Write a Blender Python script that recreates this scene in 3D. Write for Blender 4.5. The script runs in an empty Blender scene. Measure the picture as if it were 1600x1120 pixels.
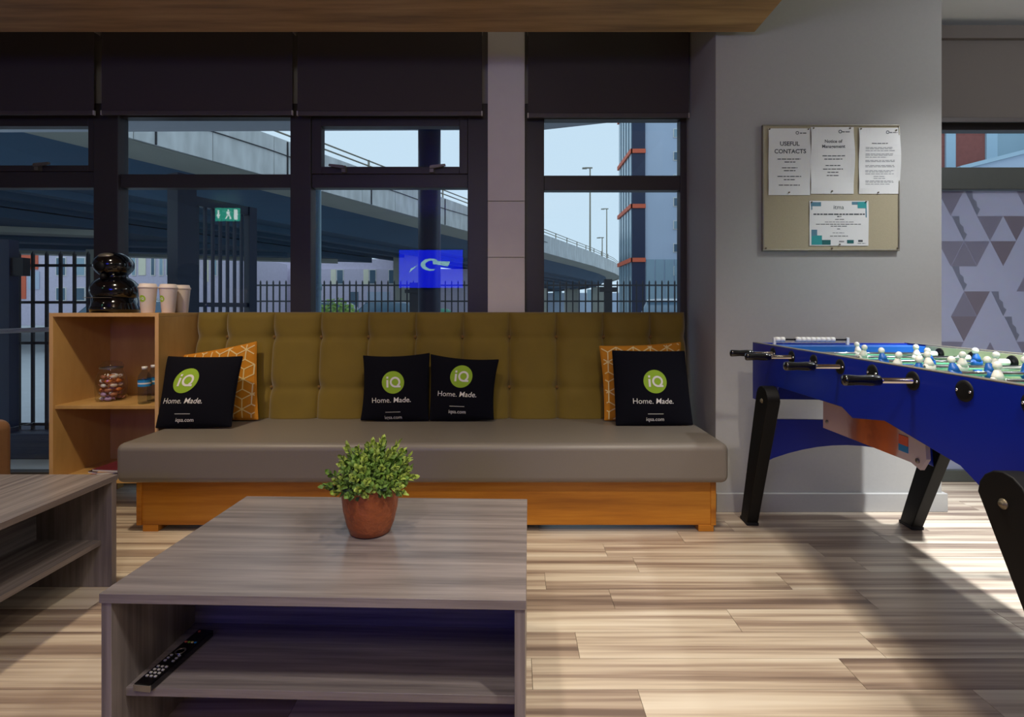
import bpy, math, random
from mathutils import Vector, Matrix
random.seed(7)
SC = bpy.context.scene
COL = SC.collection
# ------------------------------------------------------------------ camera
F = 800.0; CX = 805.0; CY = 483.0; EYE = 1.08          # image taken as 1600 x 1120
cam_d = bpy.data.cameras.new('camera'); cam = bpy.data.objects.new('camera', cam_d); COL.objects.link(cam)
cam.location = (0, 0, EYE); cam.rotation_euler = (math.pi/2, 0, 0)
cam_d.sensor_width = 36.0; cam_d.lens = 36.0*F/1600.0
cam_d.shift_x = -(CX-800)/1600.0; cam_d.shift_y = -(560-CY)/1600.0
cam_d.clip_start = 0.02; cam_d.clip_end = 600
SC.camera = cam
# ------------------------------------------------------------------ world, light, exposure
SC.view_settings.view_transform = 'Standard'; SC.view_settings.look = 'None'
SC.view_settings.gamma = 1.0; SC.view_settings.use_curve_mapping = False
SC.view_settings.exposure = 0.0
SC.cycles.use_denoising = True
SC.cycles.max_bounces = 8; SC.cycles.transparent_max_bounces = 16
SC.cycles.sample_clamp_indirect = 4.0
W = bpy.data.worlds.new('overcast_sky'); SC.world = W; W.use_nodes = True
wn = W.node_tree.nodes; wl = W.node_tree.links
bg = wn['Background']; bg.inputs[0].default_value = (0.70, 0.86, 0.97, 1); bg.inputs[1].default_value = 1.0

def spot(name, loc, target, power, color, size=70, blend=0.6, radius=0.05):
    d = bpy.data.lights.new(name, 'SPOT'); d.energy = power; d.color = color
    d.spot_size = math.radians(size); d.spot_blend = blend; d.shadow_soft_size = radius
    o = bpy.data.objects.new(name, d); COL.objects.link(o); o.location = loc
    o.rotation_euler = (Vector(target)-Vector(loc)).to_track_quat('-Z', 'Y').to_euler()
    return o
WARM = (1.0, 0.84, 0.62); NEUT = (1.0, 0.93, 0.84); COOL = (0.90, 0.95, 1.0)
def point_fill(name, loc, power, color, radius):
    d = bpy.data.lights.new(name, 'POINT'); d.energy = power; d.color = color; d.shadow_soft_size = radius
    o = bpy.data.objects.new(name, d); COL.objects.link(o); o.location = loc; return o
spot('downlight', (-1.75, 1.75, 2.5), (-1.95, 2.25, 0), 105, WARM, 95, 1.0)
spot('downlight', (-0.45, 1.85, 2.5), (-0.45, 2.3, 0), 38, WARM, 95, 1.0)
spot('downlight', (0.78, 1.42, 2.5), (0.85, 1.45, 0), 125, (1.0, 0.89, 0.72), 90, 1.0, 0.13)
spot('downlight', (-0.5, 0.2, 2.5), (-0.5, 0.35, 0), 66, NEUT, 110, 1.0, 0.08)
spot('downlight', (0.85, 0.3, 2.5), (0.95, 0.9, 0), 120, NEUT, 110, 1.0)
spot('downlight', (2.30, 1.95, 2.80), (2.25, 2.25, 0), 115, COOL, 96, 1.0)
spot('downlight', (1.98, 1.45, 2.80), (2.25, 2.15, 0), 620, COOL, 44, 0.8)
spot('downlight', (-3.2, 0.8, 2.5), (-3.0, 1.2, 0), 35, WARM, 110, 1.0)
point_fill('fill_light', (-0.13, -0.7, 2.25), 30, NEUT, 0.2)          # added fill behind the camera, not a lamp of the room
point_fill('fill_light', (3.2, 1.75, 2.55), 21, COOL, 0.12)  # added point light that brightens the right ceiling and blind

# ------------------------------------------------------------------ helpers
def PX(x, y, Y):                    # photo pixel at depth Y -> point
    return ((x-CX)*Y/F, Y, EYE-(y-CY)*Y/F)

def sr(r, g, b):                    # sRGB 0-255 -> linear
    f = lambda c: (c/255/12.92) if c/255 <= 0.04045 else ((c/255+0.055)/1.055)**2.4
    return (f(r), f(g), f(b), 1)

def new_mat(name):
    m = bpy.data.materials.new(name); m.use_nodes = True
    return m, m.node_tree.nodes, m.node_tree.links, m.node_tree.nodes['Principled BSDF']

def plain(name, col, rough=0.5, metal=0.0, var=0.12, scale=30.0, bump=0.0, spec=0.5, sheen=0.0, coat=0.0, stretch=(1, 1, 1)):
    m, n, l, p = new_mat(name)
    tc = n.new('ShaderNodeTexCoord'); mp = n.new('ShaderNodeMapping'); mp.inputs['Scale'].default_value = stretch
    nz = n.new('ShaderNodeTexNoise'); nz.inputs['Scale'].default_value = scale; nz.inputs['Detail'].default_value = 3
    rp = n.new('ShaderNodeMapRange'); rp.inputs['To Min'].default_value = 1-var; rp.inputs['To Max'].default_value = 1+var
    mx = n.new('ShaderNodeMix'); mx.data_type = 'RGBA'; mx.blend_type = 'MULTIPLY'; mx.inputs[0].default_value = 1
    mx.inputs[6].default_value = col
    l.new(tc.outputs['Object'], mp.inputs[0]); l.new(mp.outputs[0], nz.inputs['Vector'])
    l.new(nz.outputs['Fac'], rp.inputs[0]); l.new(rp.outputs[0], mx.inputs[7]); l.new(mx.outputs[2], p.inputs['Base Color'])
    p.inputs['Roughness'].default_value = rough; p.inputs['Metallic'].default_value = metal
    p.inputs['Specular IOR Level'].default_value = spec
    if sheen: p.inputs['Sheen Weight'].default_value = sheen
    if coat: p.inputs['Coat Weight'].default_value = coat; p.inputs['Coat Roughness'].default_value = 0.08
    if bump:
        b = n.new('ShaderNodeBump'); b.inputs['Strength'].default_value = bump; b.inputs['Distance'].default_value = 0.01
        l.new(nz.outputs['Fac'], b.inputs['Height']); l.new(b.outputs[0], p.inputs['Normal'])
    return m

def wood(name, cols, stretch, rough=0.45, bump=0.05, rand=0.0, detail=4, contrast=(0.3, 0.7), coat=0.0):
    """streaky grain: cols = list of colours dark -> light, stretch = noise scale per axis"""
    m, n, l, p = new_mat(name)
    tc = n.new('ShaderNodeTexCoord'); mp = n.new('ShaderNodeMapping'); mp.inputs['Scale'].default_value = stretch
    oi = n.new('ShaderNodeObjectInfo'); mul = n.new('ShaderNodeMath'); mul.operation = 'MULTIPLY'; mul.inputs[1].default_value = 57.0
    nz = n.new('ShaderNodeTexNoise'); nz.noise_dimensions = '4D'; nz.inputs['Scale'].default_value = 1.0
    nz.inputs['Detail'].default_value = detail; nz.inputs['Roughness'].default_value = 0.6
    l.new(oi.outputs['Random'], mul.inputs[0]); l.new(mul.outputs[0], nz.inputs['W'])
    l.new(tc.outputs['Object'], mp.inputs[0]); l.new(mp.outputs[0], nz.inputs['Vector'])
    fac = nz.outputs['Fac']
    if rand:
        ma = n.new('ShaderNodeMath'); ma.operation = 'MULTIPLY_ADD'; ma.inputs[1].default_value = rand; ma.inputs[2].default_value = -rand/2
        l.new(oi.outputs['Random'], ma.inputs[0])
        ad = n.new('ShaderNodeMath'); ad.operation = 'ADD'; l.new(fac, ad.inputs[0]); l.new(ma.outputs[0], ad.inputs[1]); fac = ad.outputs[0]
    cr = n.new('ShaderNodeValToRGB'); e = cr.color_ramp.elements
    k = len(cols)
    for i, c in enumerate(cols):
        pos = contrast[0]+(contrast[1]-contrast[0])*i/(k-1)
        if i < 2: e[i].position = pos; e[i].color = c
        else:
            q = e.new(pos); q.color = c
    l.new(fac, cr.inputs[0]); l.new(cr.outputs[0], p.inputs['Base Color'])
    p.inputs['Roughness'].default_value = rough
    if coat: p.inputs['Coat Weight'].default_value = coat; p.inputs['Coat Roughness'].default_value = 0.15
    if bump:
        b = n.new('ShaderNodeBump'); b.inputs['Strength'].default_value = bump; b.inputs['Distance'].default_value = 0.004
        l.new(nz.outputs['Fac'], b.inputs['Height']); l.new(b.outputs[0], p.inputs['Normal'])
    return m

def glass(name, tint=(0.92, 0.96, 1.0, 1), ior=1.5):
    m, n, l, p = new_mat(name); n.remove(p)
    out = n['Material Output']
    t = n.new('ShaderNodeBsdfTransparent'); t.inputs[0].default_value = tint
    g = n.new('ShaderNodeBsdfGlossy'); g.inputs['Roughness'].default_value = 0.0
    lw_ = n.new('ShaderNodeLayerWeight'); lw_.inputs['Blend'].default_value = 0.5
    pw = n.new('ShaderNodeMath'); pw.operation = 'POWER'; pw.inputs[1].default_value = 5.0
    f0 = ((ior-1)/(ior+1))**2
    fr = n.new('ShaderNodeMath'); fr.operation = 'MULTIPLY_ADD'; fr.inputs[1].default_value = 1-f0; fr.inputs[2].default_value = f0
    l.new(lw_.outputs['Facing'], pw.inputs[0]); l.new(pw.outputs[0], fr.inputs[0])
    mx = n.new('ShaderNodeMixShader')
    l.new(fr.outputs[0], mx.inputs[0]); l.new(t.outputs[0], mx.inputs[1]); l.new(g.outputs[0], mx.inputs[2]); l.new(mx.outputs[0], out.inputs[0])
    return m

def emit(name, col, strength):
    m, n, l, p = new_mat(name)
    p.inputs['Base Color'].default_value = (0.01, 0.01, 0.01, 1)
    p.inputs['Emission Color'].default_value = col; p.inputs['Emission Strength'].default_value = strength
    return m

def thing(name, label, cat, loc=(0, 0, 0), rz=0.0, group=None, kind=None):
    o = bpy.data.objects.new(name, None); COL.objects.link(o); o.empty_display_size = 0.05
    o.location = loc; o.rotation_euler = (0, 0, rz)
    return tag(o, label, cat, group, kind)

def tag(o, label=None, cat=None, group=None, kind=None):
    if label: o['label'] = label
    if cat: o['category'] = cat
    if group: o['group'] = group
    if kind: o['kind'] = kind
    return o

class MB:
    def __init__(s): s.v = []; s.f = []; s.m = []
    def add(s, verts, faces, mi=0):
        b = len(s.v); s.v += [tuple(q) for q in verts]; s.f += [[i+b for i in f] for f in faces]; s.m += [mi]*len(faces); return s
    def box(s, x0, x1, y0, y1, z0, z1, mi=0):
        v = [(x, y, z) for z in (z0, z1) for y in (y0, y1) for x in (x0, x1)]
        return s.add(v, [(0, 2, 3, 1), (4, 5, 7, 6), (0, 1, 5, 4), (2, 6, 7, 3), (0, 4, 6, 2), (1, 3, 7, 5)], mi)
    def prism(s, poly, axis, a0, a1, mi=0):
        """poly: 2D outline, extruded along axis ('x': poly=(y,z); 'y': (x,z); 'z': (x,y))"""
        mk = {'x': lambda p, a: (a, p[0], p[1]), 'y': lambda p, a: (p[0], a, p[1]), 'z': lambda p, a: (p[0], p[1], a)}[axis]
        n = len(poly); v = [mk(p, a0) for p in poly]+[mk(p, a1) for p in poly]
        f = [tuple(range(n))[::-1], tuple(range(n, 2*n))]+[(i, (i+1) % n, n+(i+1) % n, n+i) for i in range(n)]
        return s.add(v, f, mi)
    def lathe(s, prof, c=(0, 0, 0), n=24, mi=0, axis='z', cap=True):
        v = []; f = []
        for (r, h) in prof:
            for k in range(n):
                a = 2*math.pi*k/n; u, w = r*math.cos(a), r*math.sin(a)
                v.append({'z': (c[0]+u, c[1]+w, c[2]+h), 'x': (c[0]+h, c[1]+u, c[2]+w), 'y': (c[0]+u, c[1]+h, c[2]+w)}[axis])
        for i in range(len(prof)-1):
            for k in range(n): f.append((i*n+k, i*n+(k+1) % n, (i+1)*n+(k+1) % n, (i+1)*n+k))
        if cap:
            if prof[0][0] > 1e-6: f.append(tuple(range(n))[::-1])
            if prof[-1][0] > 1e-6: f.append(tuple(range((len(prof)-1)*n, len(prof)*n)))
        return s.add(v, f, mi)
    def tube(s, pts, r, n=8, mi=0):
        v = []; f = []; pts = [Vector(p) for p in pts]
        for i, p in enumerate(pts):
            d = (pts[min(i+1, len(pts)-1)]-pts[max(i-1, 0)]).normalized()
            a = d.orthogonal().normalized() if abs(d.z) > 0.95 else Vector((0, 0, 1)).cross(d).normalized()
            b = d.cross(a)
            for k in range(n):
                t = 2*math.pi*k/n; v.append(tuple(p+a*(r*math.cos(t))+b*(r*math.sin(t))))
        for i in range(len(pts)-1):
            for k in range(n): f.append((i*n+k, i*n+(k+1) % n, (i+1)*n+(k+1) % n, (i+1)*n+k))
        f.append(tuple(range(n))[::-1]); f.append(tuple(range((len(pts)-1)*n, len(pts)*n)))
        return s.add(v, f, mi)
    def ball(s, c, r, n=12, mi=0):
        h = n//2; prof = [(r[0]*math.sin(math.pi*i/h), -math.cos(math.pi*i/h)) for i in range(h+1)]
        b = len(s.v); s.lathe([(q, z) for q, z in prof], (0, 0, 0), n, mi, 'z', False)
        for i in range(b, len(s.v)):
            x, y, z = s.v[i]; s.v[i] = (c[0]+x, c[1]+y*r[1]/r[0], c[2]+z*r[2])
        return s
    def mesh(s, name, mats, smooth=False):
        me = bpy.data.meshes.new(name); me.from_pydata(s.v, [], s.f)
        for mm in (mats if isinstance(mats, (list, tuple)) else [mats]): me.materials.append(mm)
        if len(me.materials) > 1: me.polygons.foreach_set('material_index', s.m)
        if smooth: me.polygons.foreach_set('use_smooth', [True]*len(me.polygons))
        me.validate(); me.update(); return me
    def build(s, name, mats, parent=None, smooth=False, bevel=0.0, segs=2, loc=None):
        o = bpy.data.objects.new(name, s.mesh(name, mats, smooth)); COL.objects.link(o)
        if parent: o.parent = parent
        if loc: o.location = loc
        if bevel:
            b = o.modifiers.new('bevel', 'BEVEL'); b.width = bevel; b.segments = segs; b.limit_method = 'ANGLE'; b.angle_limit = math.radians(40)
            o.data.polygons.foreach_set('use_smooth', [True]*len(o.data.polygons))
            w = o.modifiers.new('wn', 'WEIGHTED_NORMAL'); w.keep_sharp = True
        return o

def part(name, parent, mat, b, bevel=0.0, smooth=False, segs=2):      # b = x0,x1,y0,y1,z0,z1
    return MB().box(*b).build(name, mat, parent, smooth, bevel, segs)

def inst(me, name, parent=None, loc=(0, 0, 0), rot=(0, 0, 0), sc=(1, 1, 1)):
    o = bpy.data.objects.new(name, me); COL.objects.link(o); o.location = loc; o.rotation_euler = rot; o.scale = sc
    if parent: o.parent = parent
    return o

def text_geo(txt, size, bold=0.0, shear=0.0, align='CENTER'):
    cu = bpy.data.curves.new('t', 'FONT'); cu.body = txt; cu.size = size; cu.align_x = align; cu.offset = bold*size; cu.shear = shear
    cu.resolution_u = 3
    o = bpy.data.objects.new('t', cu); me = bpy.data.meshes.new_from_object(o)
    v = [(q.co.x, q.co.y) for q in me.vertices]; f = [list(p.vertices) for p in me.polygons]
    bpy.data.objects.remove(o); bpy.data.curves.remove(cu); bpy.data.meshes.remove(me)
    return v, f

# ------------------------------------------------------------------ materials
M = {}
M['wall'] = plain('wall_paint_grey', sr(168, 165, 160), 0.8, var=0.04, scale=60, bump=0.02)
M['ceil'] = plain('ceiling_white', sr(215, 215, 212), 0.9, var=0.02)
M['colw'] = plain('column_panel_paint', sr(226, 218, 210), 0.6, var=0.05, scale=8)
M['frame'] = plain('window_frame_dark', sr(62, 58, 58), 0.45, var=0.06, scale=40)
M['frame_gg'] = plain('window_frame_greygreen', sr(84, 88, 84), 0.45, var=0.06, scale=40)
M['gasket'] = plain('gasket_black', sr(14, 14, 16), 0.6)
M['glass'] = glass('window_glass', (0.93, 0.97, 1.0, 1), 1.47)
M['blind'] = plain('blind_fabric', sr(74, 66, 64), 0.9, var=0.06, scale=300)
M['blindbar'] = plain('blind_bottom_bar', sr(88, 80, 78), 0.55)
M['clip'] = plain('pale_plastic', sr(190, 185, 178), 0.5)
M['raft'] = wood('ceiling_oak', [sr(128, 96, 60), sr(168, 128, 82), sr(190, 150, 100)], (1.2, 14, 14), 0.55, 0.05)
M['plank'] = wood('floor_plank_wood', [sr(122, 104, 92), sr(168, 148, 130), sr(208, 192, 170), sr(226, 214, 194)], (0.55, 24, 24), 0.32, 0.03, rand=0.10, detail=3, contrast=(0.32, 0.66))
M['floorbase'] = plain('floor_joint_dark', sr(70, 58, 48), 0.8)
M['floorfar'] = wood('floor_wood_plain', [sr(116, 94, 78), sr(198, 178, 150)], (0.5, 9, 9), 0.4, 0.0)
M['lam'] = wood('table_laminate_greybrown', [sr(98, 90, 89), sr(128, 119, 116), sr(154, 144, 140)], (1.6, 45, 45), 0.27, 0.04, detail=5)
M['lamv'] = wood('table_laminate_greybrown_upright', [sr(98, 90, 89), sr(128, 119, 116), sr(154, 144, 140)], (45, 45, 1.6), 0.4, 0.04, detail=5)
M['oak'] = wood('sofa_base_oak', [sr(156, 92, 18), sr(192, 122, 30), sr(212, 146, 48)], (1.3, 22, 22), 0.4, 0.04, detail=6)
M['birch'] = wood('cabinet_birch', [sr(180, 140, 78), sr(198, 156, 92), sr(210, 170, 106)], (6, 6, 1.6), 0.45, 0.02)
M['birchedge'] = wood('cabinet_edge', [sr(206, 160, 104), sr(222, 180, 126)], (6, 6, 3), 0.45, 0.02)
M['velvet'] = plain('velvet_mustard', sr(126, 103, 16), 0.75, var=0.14, scale=7, sheen=0.35)
M['velvetd'] = plain('velvet_mustard_button', sr(120, 86, 20), 0.75, sheen=0.3)
M['leather'] = plain('taupe_leatherette', sr(122, 114, 105), 0.42, var=0.04, scale=180, bump=0.03)
M['brownl'] = plain('brown_leather', sr(132, 96, 66), 0.45, var=0.08, scale=60, bump=0.05)
M['black'] = plain('black_cotton', sr(10, 10, 20), 0.95, var=0.15, scale=300, spec=0.2)
M['mustard'] = plain('mustard_cotton', sr(206, 134, 26), 0.9, var=0.06, scale=200)
M['white'] = plain('white_print', sr(236, 232, 224), 0.8, var=0.02)
M['cream'] = plain('cream_print', sr(240, 214, 150), 0.85, var=0.02)
M['green'] = plain('lime_green_print', sr(150, 186, 44), 0.8, var=0.03)
M['gloss'] = plain('glossy_black_plastic', sr(6, 6, 10), 0.12, var=0.02, coat=0.6)
M['matblack'] = plain('matt_black', sr(8, 8, 9), 0.6, spec=0.25)
M['paper'] = plain('paper_white', sr(228, 226, 222), 0.55, var=0.02)
M['cup'] = plain('paper_cup_white', sr(232, 218, 208), 0.55, var=0.02)
M['ink'] = plain('ink_grey', sr(70, 72, 76), 0.8)
M['inkl'] = plain('ink_light_grey', sr(140, 140, 142), 0.8)
M['teal'] = plain('teal_print', sr(40, 150, 150), 0.7)
M['teald'] = plain('dark_teal_print', sr(20, 96, 96), 0.7)
M['slate'] = plain('slate_blue_print', sr(84, 128, 146), 0.7)
M['board'] = plain('pinboard_hessian', sr(172, 160, 132), 0.95, var=0.08, scale=160, bump=0.04)
M['alu'] = plain('aluminium', sr(150, 144, 130), 0.4, 0.7)
M['chrome'] = plain('chrome', sr(225, 225, 228), 0.12, 1.0, var=0.02)
M['brass'] = plain('dull_brass_pin', sr(120, 110, 90), 0.4, 0.7)
M['blue'] = plain('foosball_blue_laminate', sr(4, 34, 150), 0.28, var=0.04, scale=10)
M['blue2'] = plain('foosball_light_blue', sr(28, 92, 180), 0.35, var=0.04)
M['creamw'] = plain('foosball_cream_side', sr(214, 208, 176), 0.5)
M['pitch'] = plain('pitch_green', sr(70, 150, 110), 0.5)
M['wplas'] = plain('white_plastic', sr(232, 230, 222), 0.4, var=0.02)
M['bplas'] = plain('blue_plastic', sr(24, 92, 176), 0.4, var=0.02)
M['copper'] = plain('terracotta_copper_pot', sr(168, 92, 52), 0.34, metal=0.25, var=0.12, scale=48, bump=0.5)
M['soil'] = plain('soil', sr(30, 24, 18), 0.9, var=0.3)
M['leaf1'] = plain('leaf_light', sr(150, 172, 70), 0.6, var=0.25, scale=90)
M['leaf2'] = plain('leaf_mid', sr(104, 138, 54), 0.6, var=0.25, scale=90)
M['leaf3'] = plain('leaf_dark', sr(62, 84, 40), 0.6, var=0.25, scale=90)
M['jar'] = glass('jar_glass', (0.93, 0.95, 0.95, 1), 1.45)
M['water'] = glass('bottle_clear_plastic', (0.80, 0.84, 0.86, 1), 1.45)
M['lblue'] = plain('bottle_label_blue', sr(40, 140, 200), 0.5)
M['steel'] = plain('steel_lid', sr(132, 126, 114), 0.45, 0.6)
# outside
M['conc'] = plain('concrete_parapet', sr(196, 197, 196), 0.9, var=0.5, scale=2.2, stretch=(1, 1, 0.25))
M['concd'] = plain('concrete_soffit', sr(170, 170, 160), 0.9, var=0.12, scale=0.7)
M['concu'] = plain('shaded_concrete_deck', sr(62, 88, 112), 0.85, var=0.15, scale=0.4)  # concrete undersides, their dark blue shade put into the colour
M['tarmac'] = plain('tarmac', sr(120, 122, 126), 0.9, var=0.15, scale=3)
M['pave'] = plain('paving', sr(190, 192, 196), 0.9, var=0.12, scale=5)
M['navy'] = plain('navy_steel', sr(24, 42, 74), 0.45, var=0.1, scale=6)
M['iron'] = plain('black_iron', sr(26, 30, 38), 0.5)
M['pipe'] = plain('pale_teal_pipe', sr(150, 184, 196), 0.5)
M['soffit'] = plain('canopy_soffit', sr(176, 178, 186), 0.8, var=0.04)
M['brickp'] = plain('mauve_brick', sr(214, 204, 222), 0.9, var=0.12, scale=6)
M['creamp'] = plain('cream_cladding', sr(244, 238, 212), 0.8)
M['pane'] = plain('far_window_pane', sr(84, 110, 130), 0.15, var=0.2, scale=0.6)
M['paneL'] = plain('far_window_pane_pale', sr(150, 176, 190), 0.15, var=0.2, scale=0.6)
M['orange'] = plain('orange_cladding', sr(226, 104, 70), 0.6)
M['brick'] = plain('red_brick', sr(150, 84, 76), 0.9, var=0.2, scale=8)
M['clad'] = plain('blue_grey_cladding', sr(186, 200, 220), 0.6, var=0.05, scale=0.5)
M['lblcl'] = plain('pale_blue_panel', sr(178, 204, 220), 0.6, var=0.05)
M['carw'] = plain('car_paint_white', sr(220, 224, 228), 0.25, coat=0.5)
M['carg'] = plain('car_paint_silver', sr(150, 158, 170), 0.25, coat=0.5)
M['tyre'] = plain('tyre', sr(20, 20, 22), 0.8)
M['bush'] = plain('bush_leaf', sr(120, 150, 70), 0.7, var=0.3, scale=20)
M['bing'] = plain('bin_green', sr(20, 110, 84), 0.5)

# ================================================================== STRUCTURE
YW = 3.20                                  # plane of the windows
ZC = 2.84; XL = -4.6; XR = 4.6; YB = -2.1
def struct(o, label, cat): return tag(o, label, cat, None, 'structure')
# floor: visible planks one by one
fl = thing('floor', 'striped beige and brown wood plank floor', 'floor', kind='structure')
part('subfloor', fl, M['floorbase'], (XL, XR, 0.676, 3.32, -0.06, -0.006))
part('far_boards', fl, M['floorfar'], (XL, XR, YB, 0.6755, -0.06, 0.0))
PW = 0.1298; y = 1.4545-PW*6; rows = []
while y < 3.3: rows.append(y); y += PW
pm = {}
JO = {1.4545: 0.05, 1.5843: 0.20, 1.7141: 0.76, 1.8439: 0.36, 1.9737: 0.12, 2.1035: 0.51}
for y0 in rows:
    off = JO.get(round(y0, 4), random.uniform(0, 0.95))
    x = -4.58+((off+4.58) % 0.95)-0.95
    while x < 4.58:
        x0, x1 = max(x, -4.59), min(x+0.95, 4.59)
        y1 = min(y0+PW, 3.31)
        if x1-x0 > 0.05:
            key = (round(x1-x0, 3), round(y1-y0, 3))
            if key not in pm:
                hx, hy = (x1-x0)/2-0.0007, (y1-y0)/2-0.0006
                pm[key] = MB().box(-hx, hx, -hy, hy, -0.012, 0).mesh('plank', M['plank'])
            inst(pm[key], 'plank', fl, ((x0+x1)/2, (y0+y1)/2, 0))
        x += 0.95
part('ceiling', None, M['ceil'], (XL, XR, YB, 3.35, ZC, ZC+0.1)).name = 'ceiling'
struct(bpy.data.objects['ceiling'], 'plain white painted ceiling above the right window', 'ceiling')
raft = part('ceiling_raft', None, M['raft'], (XL+0.01, 1.262, YB+0.3, 2.70, 2.54, 2.62), 0.003)
struct(raft, 'oak veneered ceiling panel hung over the sofa area', 'ceiling panel')
for hx in (-3.5, -1.5, 0.6):
    for hy in (-1.0, 1.2): part('hanger_rod', raft, M['alu'], (hx-0.01, hx+0.01, hy-0.01, hy+0.01, 2.61, ZC+0.005))
struct(part('wall_left', None, M['wall'], (XL-0.12, XL, YB, 3.35, 0, ZC)), 'grey painted side wall off to the left', 'wall')
struct(part('wall_right', None, M['wall'], (XR, XR+0.12, YB, 3.35, 0, ZC)), 'grey painted side wall off to the right', 'wall')
struct(part('wall_back', None, M['wall'], (XL, XR, YB-0.12, YB, 0, ZC)), 'grey wall behind the viewer that carries the television', 'wall')
PXL, PXR, PYF = 1.072, 2.284, 2.74
struct(part('wall_pier', None, M['wall'], (PXL, PXR, PYF, 3.34, 0, ZC), 0.004), 'grey painted wall pier that carries the pinboard', 'wall')
bbd = MB().box(PXL-0.001, PXR+0.018, PYF-0.018, PYF, 0, 0.10).box(PXR, PXR+0.018, PYF, 3.19, 0, 0.10)
struct(bbd.build('baseboard_pier', M['wall'], None, bevel=0.004), 'grey skirting board along the foot of the pinboard wall', 'baseboard')
struct(part('wall_front', None, M['wall'], (XL, XR, 3.20, 3.34, 2.315, ZC)), 'wall strip above the windows behind the roller blinds', 'wall')
# pale column between the windows
colx0, colx1 = PX(762, 0, 3.13)[0], PX(820, 0, 3.13)[0]
cw = thing('wall_column', 'pale panelled column between the two windows', 'column', (0, 0, 0), kind='structure')
zs = [0.0, PX(0, 402, 3.13)[2], PX(0, 314, 3.13)[2], ZC]
for i in range(3): part('column_panel', cw, M['colw'], (colx0, colx1, 3.13, 3.33, zs[i]+0.0015, zs[i+1]-0.0015), 0.003)
part('column_core', cw, M['gasket'], (colx0+0.006, colx1-0.006, 3.137, 3.33, 0, ZC))

# ---- windows
def wx(px): return PX(px, 0, YW)[0]
def wz(py): return PX(0, py, YW)[2]
Y0, Y1 = YW, YW+0.07
handle_me = (MB().box(-0.012, 0.012, -0.03, 0, -0.026, 0.014)
             .prism([(-0.012, -0.004), (0.0, 0.014), (0.085, 0.022), (0.088, 0.010), (0.015, -0.004)], 'y', -0.042, -0.028)
             .lathe([(0.009, -0.044), (0.009, 0)], (0, 0, 0.004), 10, 0, 'y')).mesh('handle', M['steel'])
def pane(par, x0, x1, z0, z1, y=YW+0.035):
    MB().box(x0-0.008, x1+0.008, y-0.003, y+0.003, z0-0.008, z1+0.008).build('pane', M['glass'], par)
def bar(par, name, x0, x1, z0, z1, y0=Y0, y1=Y1, mat='frame'): return part(name, par, M[mat], (x0, x1, y0, y1, z0, z1), 0.004)
def sash(par, x0, x1, z0, z1, gx0, gx1, gz0, gz1, handles, mat='frame'):
    s = MB(); ya, yb = YW-0.012, YW+0.05
    s.box(x0, gx0, ya, yb, z0, z1).box(gx1, x1, ya, yb, z0, z1).box(gx0, gx1, ya, yb, gz1, z1).box(gx0, gx1, ya, yb, z0, gz0)
    so = s.build('sash', M[mat], par, bevel=0.003)
    pane(par, gx0, gx1, gz0, gz1)
    for (hx, flip) in handles:
        h = inst(handle_me, 'handle', so, (hx, YW-0.012, (z0+gz0)/2+0.006), (0, 0, 0), (flip, 1, 1))
ZT, ZTB = wz(272), wz(293)     # transom
ZTOP = 2.36; ZBOT = 0.05
w1 = thing('window_1', 'full height dark framed window left of the cabinet', 'window', kind='structure')
bar(w1, 'jamb', XL, XL+0.06, 0, ZTOP); bar(w1, 'bottom_rail', XL+0.06, wx(150), 0, 0.06); bar(w1, 'transom', XL+0.06, wx(150), ZTB, wz(268))
bar(w1, 'top_rail', XL+0.06, wx(150), wz(181), ZTOP)
sash(w1, XL+0.06, wx(150), wz(268), wz(181), XL+0.13, wx(140), wz(259), wz(198), [(wx(66), 1)])
pane(w1, XL+0.06, wx(148), 0.06, ZTB)
w2 = thing('window_2', 'dark framed double window above the sofa, left of the pale column', 'window', kind='structure')
bar(w2, 'mullion', wx(150), wx(188), 0, ZTOP, Y0-0.02); bar(w2, 'mullion', wx(455), wx(487), 0, ZTOP, Y0-0.015); bar(w2, 'jamb', wx(731), wx(763), 0, ZTOP, Y0-0.015)
for a, b in ((188, 455), (487, 731)):
    bar(w2, 'transom', wx(a), wx(b), ZTB, ZT); bar(w2, 'bottom_rail', wx(a), wx(b), 0, 0.06); bar(w2, 'top_rail', wx(a), wx(b), wz(183), ZTOP)
    pane(w2, wx(a)+0.002, wx(b)-0.002, 0.06, ZTB)
pane(w2, wx(190), wx(455), ZT, wz(183))
sash(w2, wx(488), wx(731), ZT, wz(183), wx(503), wx(718), wz(261), wz(198), [(wx(540), -1), (wx(676), 1)])
w3 = thing('window_3', 'narrow dark framed window between the pale column and the pinboard wall', 'window', kind='structure')
bar(w3, 'jamb', wx(820), wx(850), 0, ZTOP, Y0-0.015); bar(w3, 'jamb', wx(1063), PXL, 0, ZTOP)
bar(w3, 'transom', wx(850), wx(1063), wz(297), wz(274)); bar(w3, 'bottom_rail', wx(850), wx(1063), 0, 0.06); bar(w3, 'top_rail', wx(850), wx(1063), wz(186), ZTOP)
pane(w3, wx(850), wx(1063), 0.06, wz(297)); pane(w3, wx(850), wx(1063), wz(274), wz(186))
w4 = thing('window_4', 'grey-green framed window right of the pinboard wall with patterned film', 'window', kind='structure')
xa = PXR; xb = XR
bar(w4, 'jamb', xa, xa+0.012, 0, ZTOP, mat='frame_gg'); bar(w4, 'jamb', xb-0.06, xb, 0, ZTOP, mat='frame_gg')
bar(w4, 'transom', xa+0.012, xb-0.06, wz(296), wz(262), Y0-0.012, mat='frame_gg'); bar(w4, 'bottom_rail', xa+0.012, xb-0.06, 0, wz(735), mat='frame_gg')
bar(w4, 'top_rail', xa+0.012, xb-0.06, wz(203), ZTOP, mat='frame')
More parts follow.
